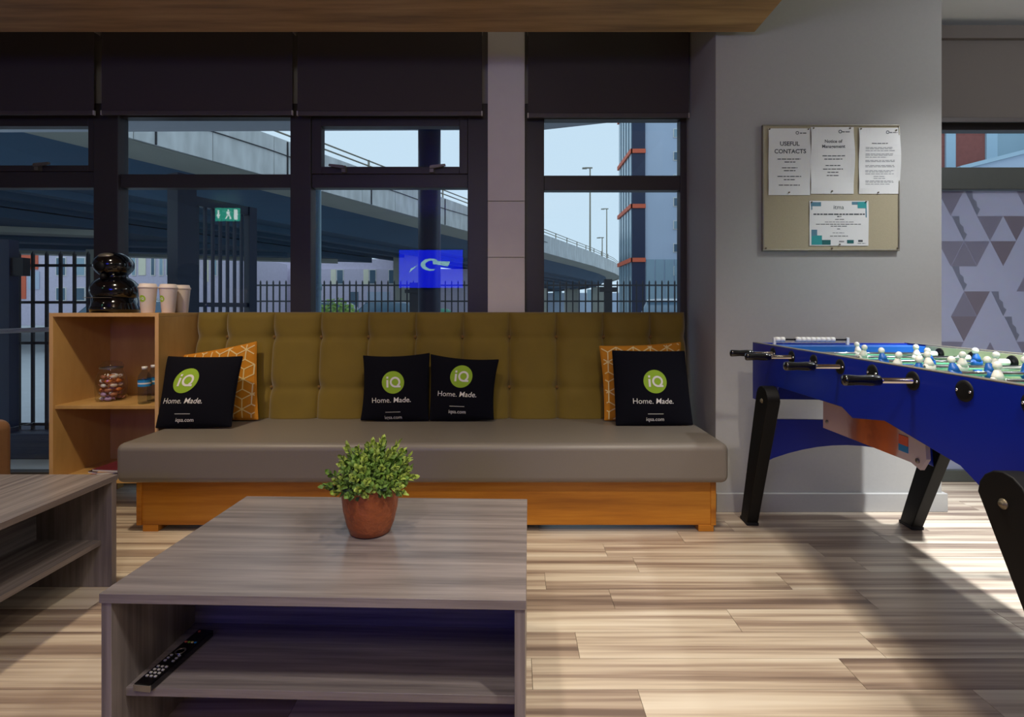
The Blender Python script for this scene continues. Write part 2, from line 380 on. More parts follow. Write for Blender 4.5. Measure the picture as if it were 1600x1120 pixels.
pane(w4, xa+0.012, xb-0.06, wz(262), wz(203)); pane(w4, xa+0.012, xb-0.06, wz(735), wz(296))
inst(handle_me, 'handle', w4, (xa+0.02, YW-0.012, wz(270)), (0, 0, 0), (-0.6, 1, 1))
# frosted film with triangles
def film_mat(name, col, tr=0.55):
    m, n, l, p = new_mat(name); n.remove(p)
    d = n.new('ShaderNodeBsdfDiffuse'); t = n.new('ShaderNodeBsdfTranslucent'); mx = n.new('ShaderNodeMixShader'); mx.inputs[0].default_value = tr
    nz = n.new('ShaderNodeTexNoise'); nz.inputs['Scale'].default_value = 40
    mm = n.new('ShaderNodeMix'); mm.data_type = 'RGBA'; mm.blend_type = 'MULTIPLY'; mm.inputs[0].default_value = 0.06; mm.inputs[6].default_value = col
    l.new(nz.outputs['Color'], mm.inputs[7]); l.new(mm.outputs[2], d.inputs[0]); l.new(mm.outputs[2], t.inputs[0])
    l.new(d.outputs[0], mx.inputs[1]); l.new(t.outputs[0], mx.inputs[2]); l.new(mx.outputs[0], n['Material Output'].inputs[0]); return m
FM = [film_mat('film_lavender', sr(226, 226, 240), 0.66), film_mat('film_mid', sr(212, 210, 228), 0.66), film_mat('film_dark', sr(202, 193, 206), 0.66), film_mat('film_teal', sr(198, 204, 222), 0.66), film_mat('film_pale', sr(236, 236, 247), 0.66)]
film = part('film', w4, FM[0], (xa+0.014, xb-0.062, YW+0.024, YW+0.026, wz(735), wz(297)))
tw, th = 41.3*0.004, 39.5*0.004
tri_dn = [[MB().prism([(-tw/2*.98, 0), (0, -th*.98), (tw/2*.98, 0)], 'y', -0.0015, 0).mesh('film_triangle', q) for q in FM],
          [MB().prism([(-tw/2*.98, -th), (tw/2*.98, -th), (0, -th*.02)], 'y', -0.0015, 0).mesh('film_triangle', q) for q in FM]]
sliver = MB().prism([(-tw/2*.9, 0), (-tw*.18, 0), (-tw*.16, -th*.3), (-tw*.02, -th*.42), (tw*.0, -th*.62), (tw*.12, -th*.72), (0, -th*.97)], 'y', -0.0018, 0).mesh('film_sliver', FM[3])
rr = random.Random(3)
darks = {(1573, 376), (1531, 455), (1511, 495), (1594, 336), (1656, 376), (1635, 455), (1697, 297), (1594, 574), (1531, 613), (1573, 653), (1718, 495)}
sliv = {(1531, 297), (1511, 336), (1511, 416), (1573, 455), (1594, 495), (1676, 336), (1635, 534), (1511, 574)}
for r in range(11):
    py = 297+r*39.5; ztop = wz(py)
    for c in range(0, 40):
        pc = 1490.5+20.65*c; cx = wx(pc)
        if cx+tw/2 > xb-0.07 or cx-tw/2 < xa+0.012 or ztop-th < wz(735): continue
        up = (c+r) % 2
        near = lambda S_: any(abs(a-pc) < 8 and abs(b-py) < 8 for a, b in S_)
        if not up and near(darks): mi = 2
        elif not up and near(sliv): inst(sliver, 'film_sliver', film, (cx, YW+0.024, ztop)); continue
        else:
            k = rr.random()
            if k < 0.25: mi = 1
            elif k < 0.33: mi = 4
            else: continue
        inst(tri_dn[up][mi], 'film_triangle', film, (cx, YW+0.024, ztop))

# ================================================================== ROLLER BLINDS
def blind(label, x0, x1, zb, y=3.12, zt=2.80, mat='blind', head=False):
    t = thing('roller_blind', label, 'blind', ((x0+x1)/2, y, zb), 0, 'roller blinds half lowered over the windows')
    w = (x1-x0)/2; h = zt-zb
    part('fabric', t, M[mat], (-w, w, -0.001, 0.001, 0.025, h))
    bb = part('bottom_bar', t, M['blindbar'], (-w, w, -0.006, 0.006, 0, 0.028), 0.003)
    for s in (-1, 1): part('end_cap', bb, M['clip'], (s*w-0.004, s*w+0.004, -0.007, 0.007, 0.0, 0.028), 0.001)
    MB().lathe([(0.022, -w), (0.022, w)], (0, 0.012, h), 14, 0, 'x').build('roller_tube', M['blindbar'], t, True)
    for s in (-1, 1): part('bracket', t, M['clip'], (s*w-0.003, s*w+0.003, -0.02, 0.045, h-0.03, h+0.035))
    if head: part('head_box', t, M[mat], (-w, w, -0.03, 0.05, h-0.06, h+0.02), 0.004)
    return t
def bx(px): return PX(px, 0, 3.12)[0]
def bz(py): return PX(0, py, 3.12)[2]
blind('dark roller blind at the left edge, over the window with the fence', bx(-180), bx(147), bz(180))
blind('wide dark roller blind over the fixed pane showing the flyover', bx(159), bx(457), bz(180))
blind('dark roller blind just left of the pale column', bx(465), bx(753), bz(181))
blind('dark roller blind between the pale column and the pinboard wall', bx(825), bx(1076), bz(184))
M['blindr'] = plain('blind_fabric_taupe', sr(104, 96, 90), 0.9, var=0.05, scale=300)
blind('taupe roller blind over the window with triangle film', PXR+0.03, XR-0.3, bz(191), zt=bz(48), mat='blindr', head=True)

# ================================================================== SOFA
SZ = 0.445
sofa = thing('booth_sofa', 'long booth sofa with mustard buttoned back and taupe leatherette seat', 'sofa', (-0.44, 2.75, 0))
def S(x, y, z): return (x+0.44, y-2.75, z)
# seat cushion
n1, n2 = 40, 10
part('seat_cushion', sofa, M['leather'], (-1.89+0.44, 1.012+0.44, 2.41-2.75, 3.06-2.75, 0.255, SZ), 0.035, segs=5)
base = MB().box(-1.837+0.44, 0.972+0.44, 2.49-2.75, 2.51-2.75, 0.03, 0.256)
base.build('front_board', M['oak'], sofa, bevel=0.003)
part('end_board', sofa, M['oak'], (-1.84+0.44, -1.815+0.44, 2.485-2.75, 3.05-2.75, 0.03, 0.256), 0.003)
part('end_board', sofa, M['oak'], (0.95+0.44, 0.976+0.44, 2.485-2.75, 3.05-2.75, 0.03, 0.256), 0.003)
for xx in (-1.80, 0.90): part('foot', sofa, M['oak'], (xx+0.44-0.01, xx+0.44+0.065, 2.487-2.75, 2.56-2.75, 0, 0.031), 0.002)
for xx in (-1.80, 0.90): part('foot', sofa, M['oak'], (xx+0.44-0.01, xx+0.44+0.065, 2.97-2.75, 3.04-2.75, 0, 0.031), 0.002)
# tufted back
bxl, bxr = -1.895, 1.012
seams = [bxl]+[(358+73*i-CX)*3.08/F for i in range(10)]+[bxr]
zb0, zb1 = 0.44, 1.062
zrow = [0.62, 0.914]
def back_y(z): return 3.015+(z-zb0)/(zb1-zb0)*0.075        # leaning plane
def bulge(x, z):
    for i in range(len(seams)-1):
        if seams[i] <= x <= seams[i+1]+1e-6:
            f = (x-seams[i])/(seams[i+1]-seams[i])
            b = (max(0.0, 1-(2*f-1)**4))**0.6
            dx = min(x-seams[i], seams[i+1]-x)
            break
    h = 0.038*b
    for zr in zrow:                    # dimple round the buttons and a soft cross crease
        d2 = dx*dx+(z-zr)**2
        h -= 0.020*math.exp(-d2/0.0016)+0.004*math.exp(-((z-zr)/0.02)**2)
    e = min(1.0, (zb1-z)/0.035)
    return h*(0.35+0.65*math.sqrt(max(0, e)))
mb = MB(); xs = []
for i in range(len(seams)-1):
    k = 14
    for j in range(k): xs.append(seams[i]+(seams[i+1]-seams[i])*(0.5-0.5*math.cos(math.pi*j/k)))
xs.append(bxr)
zsn = [zb0+(zb1-zb0)*j/52 for j in range(53)]
V = []
for z in zsn:
    for x in xs: V.append(S(x, back_y(z)-0.02-bulge(x, z), z))
nx = len(xs); Fc = [(j*nx+i, j*nx+i+1, (j+1)*nx+i+1, (j+1)*nx+i) for j in range(len(zsn)-1) for i in range(nx-1)]
b0 = len(V)
for z in (zb0, zb1):
    for x in xs: V.append(S(x, back_y(z)+0.05, z))
top = (len(zsn)-1)*nx
for i in range(nx-1):
    Fc.append((top+i, top+i+1, b0+nx+i+1, b0+nx+i)); Fc.append((b0+i, b0+nx+i, b0+nx+i+1, b0+i+1)); Fc.append((i, b0+i, b0+i+1, i+1))
Fc.append(tuple([j*nx for j in range(len(zsn))]+[b0+nx, b0]))
Fc.append(tuple([j*nx+nx-1 for j in range(len(zsn))][::-1]+[b0+nx-1, b0+2*nx-1]))
mb.add(V, Fc); bk = mb.build('backrest', M['velvet'], sofa, True)
btn = MB().ball((0, 0, 0), (0.011, 0.006, 0.011), 10).mesh('button', M['velvetd'], True)
for sx in seams[1:-1]:
    for zr in zrow: inst(btn, 'button', bk, S(sx, back_y(zr)-0.022+0.012, zr))
MB().box(bxl+0.44, bxr+0.44, 3.085-2.75, 3.125-2.75, 0.30, 1.055).build('back_board', M['oak'], sofa)

# ================================================================== CUSHIONS
def cushion(name, label, corners, Yb, lean, thick, conc, mat, group, prints=None, hexlines=False, zs=SZ):
    """corners px TL,TR,BR,BL on a leaning plane that starts at Yb on the seat"""
    tl = math.tan(math.radians(lean))
    def on(px, py):
        Yc = Yb
        for _ in range(30):
            X, _, Z = PX(px, py, Yc); Yc = Yb+(max(Z, zs)-zs)*tl
        return Vector((X, Yc, Z))
    TL, TR, BR, BL = [on(*c) for c in corners]
    for q in (BR, BL): q.z = max(q.z, zs+0.004)
    c0 = (TL+TR+BR+BL)/4
    nrm = Vector((0, -math.cos(math.radians(lean)), math.sin(math.radians(lean))))
    def pos(u, v):                         # u,v in -1..1
        u2 = u-conc[0]*(1-v*v)*(1 if u > 0 else -1)*abs(u)*(conc[1] if u < 0 else conc[2])
        v2 = v-conc[0]*(1-u*u)*(v if v > 0 else 0)
        a, b = (u2+1)/2, (v2+1)/2
        return (BL*(1-a)+BR*a)*(1-b)+(TL*(1-a)+TR*a)*b
    def hgt(u, v): return thick*(max(0.0, (1-u**2)*(1-v**2)))**0.55
    N = 22; root = thing(name, label, 'cushion', (c0.x, c0.y, zs), 0, group)
    org = Vector((c0.x, c0.y, zs)); V = []; Fc = []
    for s in (1, -1):
        b = len(V)
        for j in range(N+1):
            for i in range(N+1):
                u = math.sin(math.pi/2*(2*i/N-1)); v = math.sin(math.pi/2*(2*j/N-1))
                V.append(pos(u, v)+nrm*(s*(hgt(u, v)+0.003))-org)
        for j in range(N):
            for i in range(N):
                q = (b+j*(N+1)+i, b+j*(N+1)+i+1, b+(j+1)*(N+1)+i+1, b+(j+1)*(N+1)+i); Fc.append(q if s > 0 else q[::-1])
    M1 = (N+1)*(N+1); ring = [i for i in range(N)]+[j*(N+1)+N for j in range(N)]+[N*(N+1)+N-i for i in range(N)]+[(N-j)*(N+1) for j in range(N)]
    for k in range(len(ring)):
        a, b = ring[k], ring[(k+1) % len(ring)]; Fc.append((a, a+M1, b+M1, b))
    MB().add(V, Fc).build('cover', mat, root, True)
    # piped seam
    sp = [V[i]*0.5+V[i+M1]*0.5 for i in ring]; sp.append(sp[0])
    MB().tube(sp, 0.0035, 5).build('piping', mat, root, True)
    def inv(p):                            # point on plane -> u,v
        u = v = 0.0
        for _ in range(12):
            e = 1e-3; f0 = pos(u, v); du = (pos(u+e, v)-f0)/e; dv = (pos(u, v+e)-f0)/e; d = p-f0
            a11, a12, a22 = du.dot(du), du.dot(dv), dv.dot(dv); b1, b2 = d.dot(du), d.dot(dv); det = a11*a22-a12*a12
            u += (b1*a22-b2*a12)/det; v += (a11*b2-a12*b1)/det
            u = max(-1.2, min(1.2, u)); v = max(-1.2, min(1.2, v))
        return u, v
    up = Vector((0, math.sin(math.radians(lean)), math.cos(math.radians(lean))))
    def lay(p2, off):                      # 2D print coords relative to anchor -> surface
        u, v = inv(p2); return p2+nrm*(hgt(u, v)+0.003+off)-org
    if prints:
        (dx, dy), dr, rot, shear, (tx, ty), (lx, ly), (qx, qy) = prints
        cr, sn = math.cos(math.radians(rot)), math.sin(math.radians(rot))
        def emitp(nm, mt, ax, ay, v2, f2, off):
            A = on(ax, ay); vv = []
            for (a, b) in v2:
                a = a+shear*b; a, b = a*cr-b*sn, a*sn+b*cr
                vv.append(lay(A+Vector((a, 0, 0))+up*b, off))
            return MB().add(vv, f2).build(nm, mt, root)
        dv = [(0, 0)]; df = []; nr, na = 6, 36
        for r in range(1, nr+1):
            for k in range(na): t = 2*math.pi*k/na; dv.append((dr*r/nr*math.cos(t), dr*r/nr*math.sin(t)))
        for k in range(na): df.append((0, 1+k, 1+(k+1) % na))
        for r in range(1, nr):
            for k in range(na): df.append((1+(r-1)*na+k, 1+r*na+k, 1+r*na+(k+1) % na, 1+(r-1)*na+(k+1) % na))
        emitp('round_logo', M['green'], dx, dy, dv, df, 0.0012)
        # i and Q drawn as strokes
        gv, gf = [], []
        def ringseg(cx_, cy_, r1, r2, a0, a1, n):
            b = len(gv)
            for k in range(n+1):
                t = math.radians(a0+(a1-a0)*k/n); gv.append((cx_+r1*math.cos(t), cy_+r1*math.sin(t))); gv.append((cx_+r2*math.cos(t), cy_+r2*math.sin(t)))
            for k in range(n): gf.append((b+2*k, b+2*k+1, b+2*k+3, b+2*k+2))
        def quad(x0, x1, y0, y1):
            b = len(gv); gv.extend([(x0, y0), (x1, y0), (x1, y1), (x0, y1)]); gf.append((b, b+1, b+2, b+3))
        r = dr
        quad(-0.58*r, -0.40*r, -0.45*r, 0.22*r); quad(-0.58*r, -0.40*r, 0.34*r, 0.52*r)
        ringseg(0.20*r, 0.02*r, 0.30*r, 0.47*r, -62, 260, 26)
        quad(0.12*r, 0.68*r, -0.46*r, -0.30*r)
        emitp('logo_letters', M['white'], dx, dy, gv, gf, 0.003)
        v2, f2 = text_geo('Home.', 0.041, -0.003, 0, 'RIGHT'); emitp('slogan', M['white'], tx, ty, [(a-0.006, b) for a, b in v2], f2, 0.0018)
        v2, f2 = text_geo('Made.', 0.041, 0.006, 0.12, 'LEFT'); emitp('slogan', M['white'], tx, ty, [(a+0.004, b) for a, b in v2], f2, 0.0018)
        emitp('print_rule', M['white'], lx, ly, [(-0.042, -0.0012), (0, -0.0012), (0.042, -0.0012), (0.042, 0.0012), (0, 0.0012), (-0.042, 0.0012)], [(0, 1, 4, 5), (1, 2, 3, 4)], 0.0018)
        v2, f2 = text_geo('iqsa.com', 0.028, 0.006); emitp('web_address', M['white'], qx, qy, v2, f2, 0.0018)
    if hexlines:
        a = 0.056; gv, gf = [], []; wln = 0.0030
        size = 0.24; C = (TL+TR+BR+BL)/4
        segs = set(); h3 = math.sqrt(3)/2
        def key(p, q): return tuple(sorted([(round(p[0], 4), round(p[1], 4)), (round(q[0], 4), round(q[1], 4))]))
        for j in range(-7, 8):
            for i in range(-7, 8):
                cx_ = i*2*h3*a+(j % 2)*h3*a; cy_ = j*1.5*a
                hx = [(cx_+a*math.cos(math.radians(30+60*k)), cy_+a*math.sin(math.radians(30+60*k))) for k in range(6)]
                for k in range(6): segs.add(key(hx[k], hx[(k+1) % 6]))
                for k in (0, 2, 4): segs.add(key((cx_, cy_), hx[k]))
        for p, q in segs:
            d = Vector((q[0]-p[0], q[1]-p[1])); nn = Vector((-d.y, d.x)).normalized()*wln
            K = 8; pts = []
            for k in range(K+1):
                m = (p[0]+d.x*k/K, p[1]+d.y*k/K)
                W3 = C+Vector((m[0], 0, 0))+up*m[1]
                u, v = inv(W3)
                pts.append((m, abs(u) <= 0.985 and abs(v) <= 0.985))
            for k in range(K):
                if pts[k][1] and pts[k+1][1]:
                    b = len(gv)
                    for m in (pts[k][0], pts[k+1][0]):
                        for s in (-1, 1): gv.append(lay(C+Vector((m[0]+s*nn.x, 0, 0))+up*(m[1]+s*nn.y), 0.0022))
                    gf.append((b, b+2, b+3, b+1))
        MB().add(gv, gf).build('cube_line_print', M['cream'], root)['kind'] = 'stuff'
    return root
GB = 'black printed cushions on the sofa'; GY = 'mustard cube patterned cushions on the sofa'
cushion('patterned_cushion', 'mustard cushion with pale cube lines behind the leftmost black cushion', [(283, 556), (401, 534), (403, 655), (290, 656)], 2.90, 7, 0.042, (0.03, 1, 1), M['mustard'], GY, hexlines=True)
cushion('patterned_cushion', 'mustard cushion with pale cube lines behind the rightmost black cushion', [(937, 541), (1063, 535), (1066, 655), (945, 656)], 2.90, 7, 0.042, (0.04, 1, 1), M['mustard'], GY, hexlines=True)
cushion('printed_cushion', 'black cushion with green round logo leaning against the cabinet side', [(261, 557), (379, 557), (361, 666), (244, 668)], 2.715, 14, 0.05, (0.035, 1, 1), M['black'], GB,
        [(299, 596), 0.0665, 0, 0.22, (294, 631), (292, 647), (293, 659)])
cushion('printed_cushion', 'black printed cushion, left one of the touching pair mid sofa', [(568, 556), (671, 552), (669, 656), (564, 656)], 2.89, 7, 0.045, (0.07, 1, 0.3), M['black'], GB,
        [(617, 597), 0.0625, 1.5, -0.03, (616, 628), (616, 643), (616, 654)])
cushion('printed_cushion', 'black printed cushion, right one of the touching pair mid sofa', [(673.5, 554), (779, 562), (771, 655), (671.5, 656)], 2.89, 7, 0.045, (0.08, 0.3, 1), M['black'], GB,
        [(722, 588), 0.0625, -2, 0.05, (717, 619), (715, 634), (715, 645)])
cushion('printed_cushion', 'black printed cushion at the right end of the sofa by the wall', [(957, 548), (1069, 549), (1082, 663), (963, 664)], 2.785, 8, 0.045, (0.015, 1, 1), M['black'], GB,
        [(1020, 596), 0.063, 0, -0.04, (1020, 630), (1022, 646), (1022, 657)])

# ================================================================== CABINET AND WHAT IS ON IT
CYF, CYK = 2.73, 3.13; CXL, CXR, CZT = -2.486, -1.902, 1.060
cab = thing('open_cabinet', 'birch open shelf cabinet standing left of the sofa', 'cabinet', ((CXL+CXR)/2, CYF, 0))
hw = (CXR-CXL)/2; T = 0.02; D = CYK-CYF
def cpart(nm, x0, x1, y0, y1, z0, z1, mt='birch'): return part(nm, cab, M[mt], (x0, x1, y0, y1, z0, z1), 0.0015)
CB = 0.15
cpart('side_panel', -hw, -hw+T, 0.002, D, CB, CZT-T); cpart('side_panel', hw-T, hw, 0.002, D, CB, CZT-T)
cpart('top_panel', -hw, hw, 0.002, D, CZT-T, CZT); cpart('shelf', -hw+T, hw-T, 0.012, D-0.01, 0.545, 0.565); cpart('bottom_panel', -hw+T, hw-T, 0.004, D-0.01, CB, CB+0.02)
cpart('back_panel', -hw+T, hw-T, D-0.012, D, CB, CZT-T)
for (lx_, ly_) in ((-hw+0.05, 0.16), (hw-0.10, 0.16), (-hw+0.05, D-0.06), (hw-0.10, D-0.06)): cpart('leg', lx_, lx_+0.05, ly_, ly_+0.05, 0, CB)
for (a, b, c, d) in ((-hw, -hw+T, CB, CZT), (hw-T, hw, CB, CZT), (-hw+T, hw-T, CZT-T, CZT)): cpart('edge_band', a, b, 0, 0.002, c, d, 'birchedge')

def cpos(px, Y, z): return ((px-CX)*Y/F, Y, z)
# capsule coffee machine
cmx, cmY = (180-CX)*2.9/F, 2.9
cm = thing('coffee_machine', 'glossy black round capsule coffee machine on top of the cabinet', 'coffee machine', (cmx, cmY, CZT))
MB().ball((0, 0.0, 0.125), (0.121, 0.11, 0.088), 28).build('body', M['gloss'], cm, True)
hd = MB().ball((0, -0.01, 0.268), (0.094, 0.10, 0.074), 28).build('head', M['gloss'], cm, True)
MB().lathe([(0.080, 0.165), (0.062, 0.198), (0.060, 0.21), (0.075, 0.235)], (0, 0, 0), 24).build('neck', M['gloss'], cm, True)
MB().ball((0.0, -0.045, 0.312), (0.05, 0.05, 0.022), 20).build('head_glint', M['steel'], hd, True)  # silver glint on the head, modelled as a steel ellipsoid
MB().lathe([(0.002, -0.112), (0.026, -0.112), (0.026, -0.1), (0.002, -0.1)], (0.0, 0, 0.255), 18, 0, 'y').build('dial', M['matblack'], hd, True)
MB().lathe([(0.10, 0), (0.114, 0.004), (0.115, 0.026), (0.108, 0.045), (0.108, 0.085)], (0, 0, 0), 28).build('base', M['gloss'], cm, True)
MB().lathe([(0.07, 0.0), (0.075, 0.004), (0.075, 0.02), (0.066, 0.02)], (0, -0.065, 0.012), 24).build('drip_tray', M['gloss'], cm, True)
MB().lathe([(0.064, 0), (0.064, 0.004)], (0, -0.065, 0.028), 20).build('drip_grid', M['steel'], cm)
MB().lathe([(0.014, 0), (0.014, 0.03)], (0, -0.085, 0.185), 12).build('spout', M['matblack'], cm, True)
part('chrome_band', cm, M['steel'], (-0.09, 0.06, -0.113, -0.1, 0.082, 0.085), 0.001)
# cups
cup_me = MB().lathe([(0.031, 0), (0.032, 0.002), (0.0435, 0.132), (0.0445, 0.135), (0.0435, 0.138), (0.04, 0.138), (0.03, 0.006), (0, 0.006)], (0, 0, 0), 28).mesh('cup_body', M['cup'], True)
lid_me = MB().lathe([(0.0455, 0.134), (0.0465, 0.142), (0.042, 0.146), (0.0395, 0.158), (0.036, 0.160), (0.034, 0.154), (0, 0.154)], (0, 0, 0), 28).mesh('cup_lid', M['cup'], True)
sl = MB().lathe([(0.0377, 0.06), (0.0402, 0.09)], (0, 0, 0), 28, 0, 'z', False).mesh('x', M['cup'])
def cup_logo(ang):
    v, f = [(0, 0)], []
    for r in (1, 2, 3):
        for k in range(20): t = 2*math.pi*k/20; v.append((0.0185*r/3*math.cos(t), 0.0185*r/3*math.sin(t)))
    f = [(0, 1+k, 1+(k+1) % 20) for k in range(20)]+[(1+r*20+k, 21+r*20+k, 21+r*20+(k+1) % 20, 1+r*20+(k+1) % 20) for r in (0, 1) for k in range(20)]
    def wrap(a, b, off):
        z = 0.078+b; R = 0.032+0.0115*z/0.13+off; t = ang+a/R; return (R*math.sin(t), -R*math.cos(t), z)
    q = [(-0.012, 0.006), (-0.012, -0.008), (-0.0085, -0.008), (-0.0085, 0.006), (-0.004, 0.008), (-0.004, -0.008), (0.009, -0.008), (0.009, -0.005), (-0.0005, -0.005), (-0.0005, 0.008)]
    qa = [(0, 1, 2, 3), (4, 5, 8, 9), (5, 6, 7, 8)]
    ring_ = []
    for k in range(14): t = 2*math.pi*k/14; ring_ += [(0.004+0.0065*math.cos(t), 0.0005+0.0075*math.sin(t)), (0.004+0.0035*math.cos(t), 0.0005+0.0045*math.sin(t))]
    A = MB().add([wrap(a, b, 0.0006) for a, b in v], f).mesh('logo', M['green'])
    Bm = MB().add([wrap(a, b, 0.0014) for a, b in q[:4]], [(0, 1, 2, 3)])
    Bm.add([wrap(a, b, 0.0014) for a, b in ring_], [(2*k, 2*k+1, (2*k+3) % 28, (2*k+2) % 28) for k in range(14)])
    Bm.add([wrap(a, b, 0.0014) for a, b in [(0.003, -0.008), (0.012, -0.008), (0.012, -0.0055), (0.003, -0.0055)]], [(0, 1, 2, 3)])
    Bm.add([wrap(a, b-0.030, 0.0008) for a, b in [(-0.008, 0), (0.008, 0), (0.008, 0.0016), (-0.008, 0.0016)]], [(0, 1, 2, 3)])
    return A, Bm.mesh('logo_letters', M['white'])
for (px, Y, ang, lab) in ((231, 2.80, -0.10, 'white lidded paper cup next to the black coffee machine'), (263, 2.86, -0.35, 'middle one of three white lidded paper cups on the cabinet'), (284, 2.97, -0.75, 'white lidded paper cup at the back right, partly hidden')):
    c = thing('paper_cup', lab, 'cup', cpos(px, Y, CZT), 0, 'lidded paper cups on the cabinet')
    inst(cup_me, 'cup_body', c); inst(lid_me, 'cup_lid', c)
    A, Bm = cup_logo(ang); lg = inst(A, 'round_logo', c); inst(Bm, 'logo_letters', lg)['kind'] = 'stuff'
# glass jar with sweets
jx, jY, jz = (174-CX)*2.9/F, 2.9, 0.565
jar = thing('glass_jar', 'lidded glass jar of wrapped sweets on the cabinet shelf', 'jar', (jx, jY, jz))
MB().lathe([(0.0, 0), (0.062, 0.0), (0.072, 0.01), (0.074, 0.06), (0.073, 0.12), (0.062, 0.155), (0.052, 0.168), (0.052, 0.188)], (0, 0, 0), 28, 0, 'z', False).build('jar_body', M['jar'], jar, True)
MB().lathe([(0.0535, 0.188), (0.058, 0.19), (0.058, 0.2), (0.05, 0.205), (0.05, 0.214), (0.03, 0.222), (0, 0.224)], (0, 0, 0), 28, 0, 'z', False).build('jar_lid', M['jar'], jar, True)
MB().lathe([(0.0545, 0.180), (0.0555, 0.184), (0.0545, 0.188)], (0, 0, 0), 28, 0, 'z', False).build('wire_clasp', M['steel'], jar, True)
cm_ = [plain('sweet_wrap_'+n, sr(*c), 0.4) for n, c in (('cream', (224, 206, 190)), ('purple', (180, 150, 190)), ('orange', (206, 120, 60)), ('white', (228, 224, 220)), ('pink', (210, 160, 150)), ('brown', (170, 110, 80)))]
sweets = []
for m_ in cm_:
    s_ = MB().ball((0, 0, 0), (0.019, 0.011, 0.010), 8)
    for sg in (-1, 1): s_.add([(sg*0.017, 0, 0), (sg*0.03, -0.009, 0.008), (sg*0.032, 0.0, 0.0), (sg*0.03, 0.009, -0.008)], [(0, 1, 2), (0, 2, 3)])
    sweets.append(s_.mesh('wrapped_sweet', m_, True))
sw = ('cream', 'purple', 'orange', 'white', 'pink', 'brown')
rj = random.Random(5)
for lv in range(6):
    for k in range(5):
        t = 2*math.pi*k/5+lv*0.63; r = 0.042 if k else 0.0
        i = rj.randrange(6)
        o = inst(sweets[i], 'wrapped_sweet', None, (jx+r*math.cos(t), jY+r*math.sin(t), jz+0.014+lv*0.0245), (rj.uniform(-.12, .12), rj.uniform(-.1, .1), t+math.pi/2+rj.uniform(-.2, .2)), (1.1, 1.1, 1.1))
        tag(o, 'small %s wrapped sweet among the sweets inside the glass jar' % sw[i], 'sweet', 'wrapped sweets in the glass jar')
# water bottles
bot = MB().lathe([(0, 0), (0.028, 0.0), (0.031, 0.006), (0.030, 0.02), (0.0315, 0.03), (0.030, 0.045), (0.0315, 0.06), (0.030, 0.075), (0.0315, 0.09), (0.0315, 0.135), (0.028, 0.155), (0.014, 0.178), (0.012, 0.185), (0.012, 0.192)], (0, 0, 0), 24, 0, 'z', False).mesh('bottle_body', M['water'], True)
lab_ = MB().lathe([(0.0320, 0.095), (0.0320, 0.13)], (0, 0, 0), 24, 0, 'z', False).mesh('label', M['lblue'], True)
lab2 = MB().lathe([(0.0322, 0.108), (0.0322, 0.116)], (0, 0, 0), 24, 0, 'z', False).mesh('label_stripe', M['white'], True)
cap_ = MB().lathe([(0.0135, 0.186), (0.0135, 0.202), (0, 0.203)], (0, 0, 0), 20).mesh('cap', M['wplas'], True)
for (px, Y, lb) in ((226, 2.80, 'clear water bottle with blue label, front one on the shelf'), (240, 2.88, 'clear water bottle behind the front bottle, half hidden by the cabinet edge')):
    b = thing('water_bottle', lb, 'bottle', cpos(px, Y, 0.565), 0, 'water bottles on the cabinet shelf')
    inst(bot, 'bottle_body', b); lo = inst(lab_, 'label', b); inst(lab2, 'label_stripe', lo); inst(cap_, 'cap', b)
# magazines in the lower compartment
mcol = [(150, 60, 40), (40, 36, 40), (190, 150, 110), (110, 40, 50)]
for i in range(4):
    cv = plain('magazine_cover_%d' % i, sr(*mcol[i]), 0.35, var=0.7, scale=22)
    g = thing('magazine', ['red brown magazine at the bottom of the pile in the cabinet', 'dark magazine in the middle of the pile in the cabinet', 'tan magazine lying crooked in the cabinet pile', 'dark red magazine on top of the cabinet pile'][i], 'magazine', (-2.22+0.02*i, 2.93-0.012*i, 0.17+0.012*i), [0.1, -0.25, 0.3, -0.1][i], 'magazines in the cabinet')
    part('pages', g, M['paper'], (-0.105, 0.104, -0.145, 0.145, 0.001, 0.011)); part('cover', g, cv, (-0.106, 0.106, -0.147, 0.147, 0.011, 0.012))

# ================================================================== COFFEE TABLES
TH = 0.43; TW, TD = 0.976, 0.612
def coffee_table(label, loc, rz):
    t = thing('coffee_table', label, 'coffee table', loc, rz, 'grey brown laminate coffee tables')
    x, yd, k = TW/2, TD/2, 0.024
    part('table_top', t, M['lam'], (-x, x, -yd, yd, TH-0.022, TH), 0.0012)
    for s in (-1, 1): part('side_panel', t, M['lamv'], (s*(x-0.002)-(k if s > 0 else 0), s*(x-0.002)+(k if s < 0 else 0), -yd+0.004, yd-0.004, 0, TH-0.022), 0.0012)
    part('shelf', t, M['lam'], (-x+k+0.002, x-k-0.002, -yd+0.045, yd-0.045, 0.163, 0.183), 0.0012)
    part('divider_panel', t, M['lam'], (-x+k+0.002, x-k-0.002, -0.009, 0.009, 0.183, TH-0.022)); part('divider_panel', t, M['lam'], (-x+k+0.002, x-k-0.002, -0.009, 0.009, 0.05, 0.163))
    return t
T1 = (-0.455, 1.462); R1 = math.radians(-1.6)
ct = coffee_table('grey brown coffee table in front, carrying the potted plant', (T1[0], T1[1], 0), R1)
coffee_table('grey brown coffee table cut off by the left edge', (-1.565-TD/2, 2.017-TW/2, 0), math.radians(90))
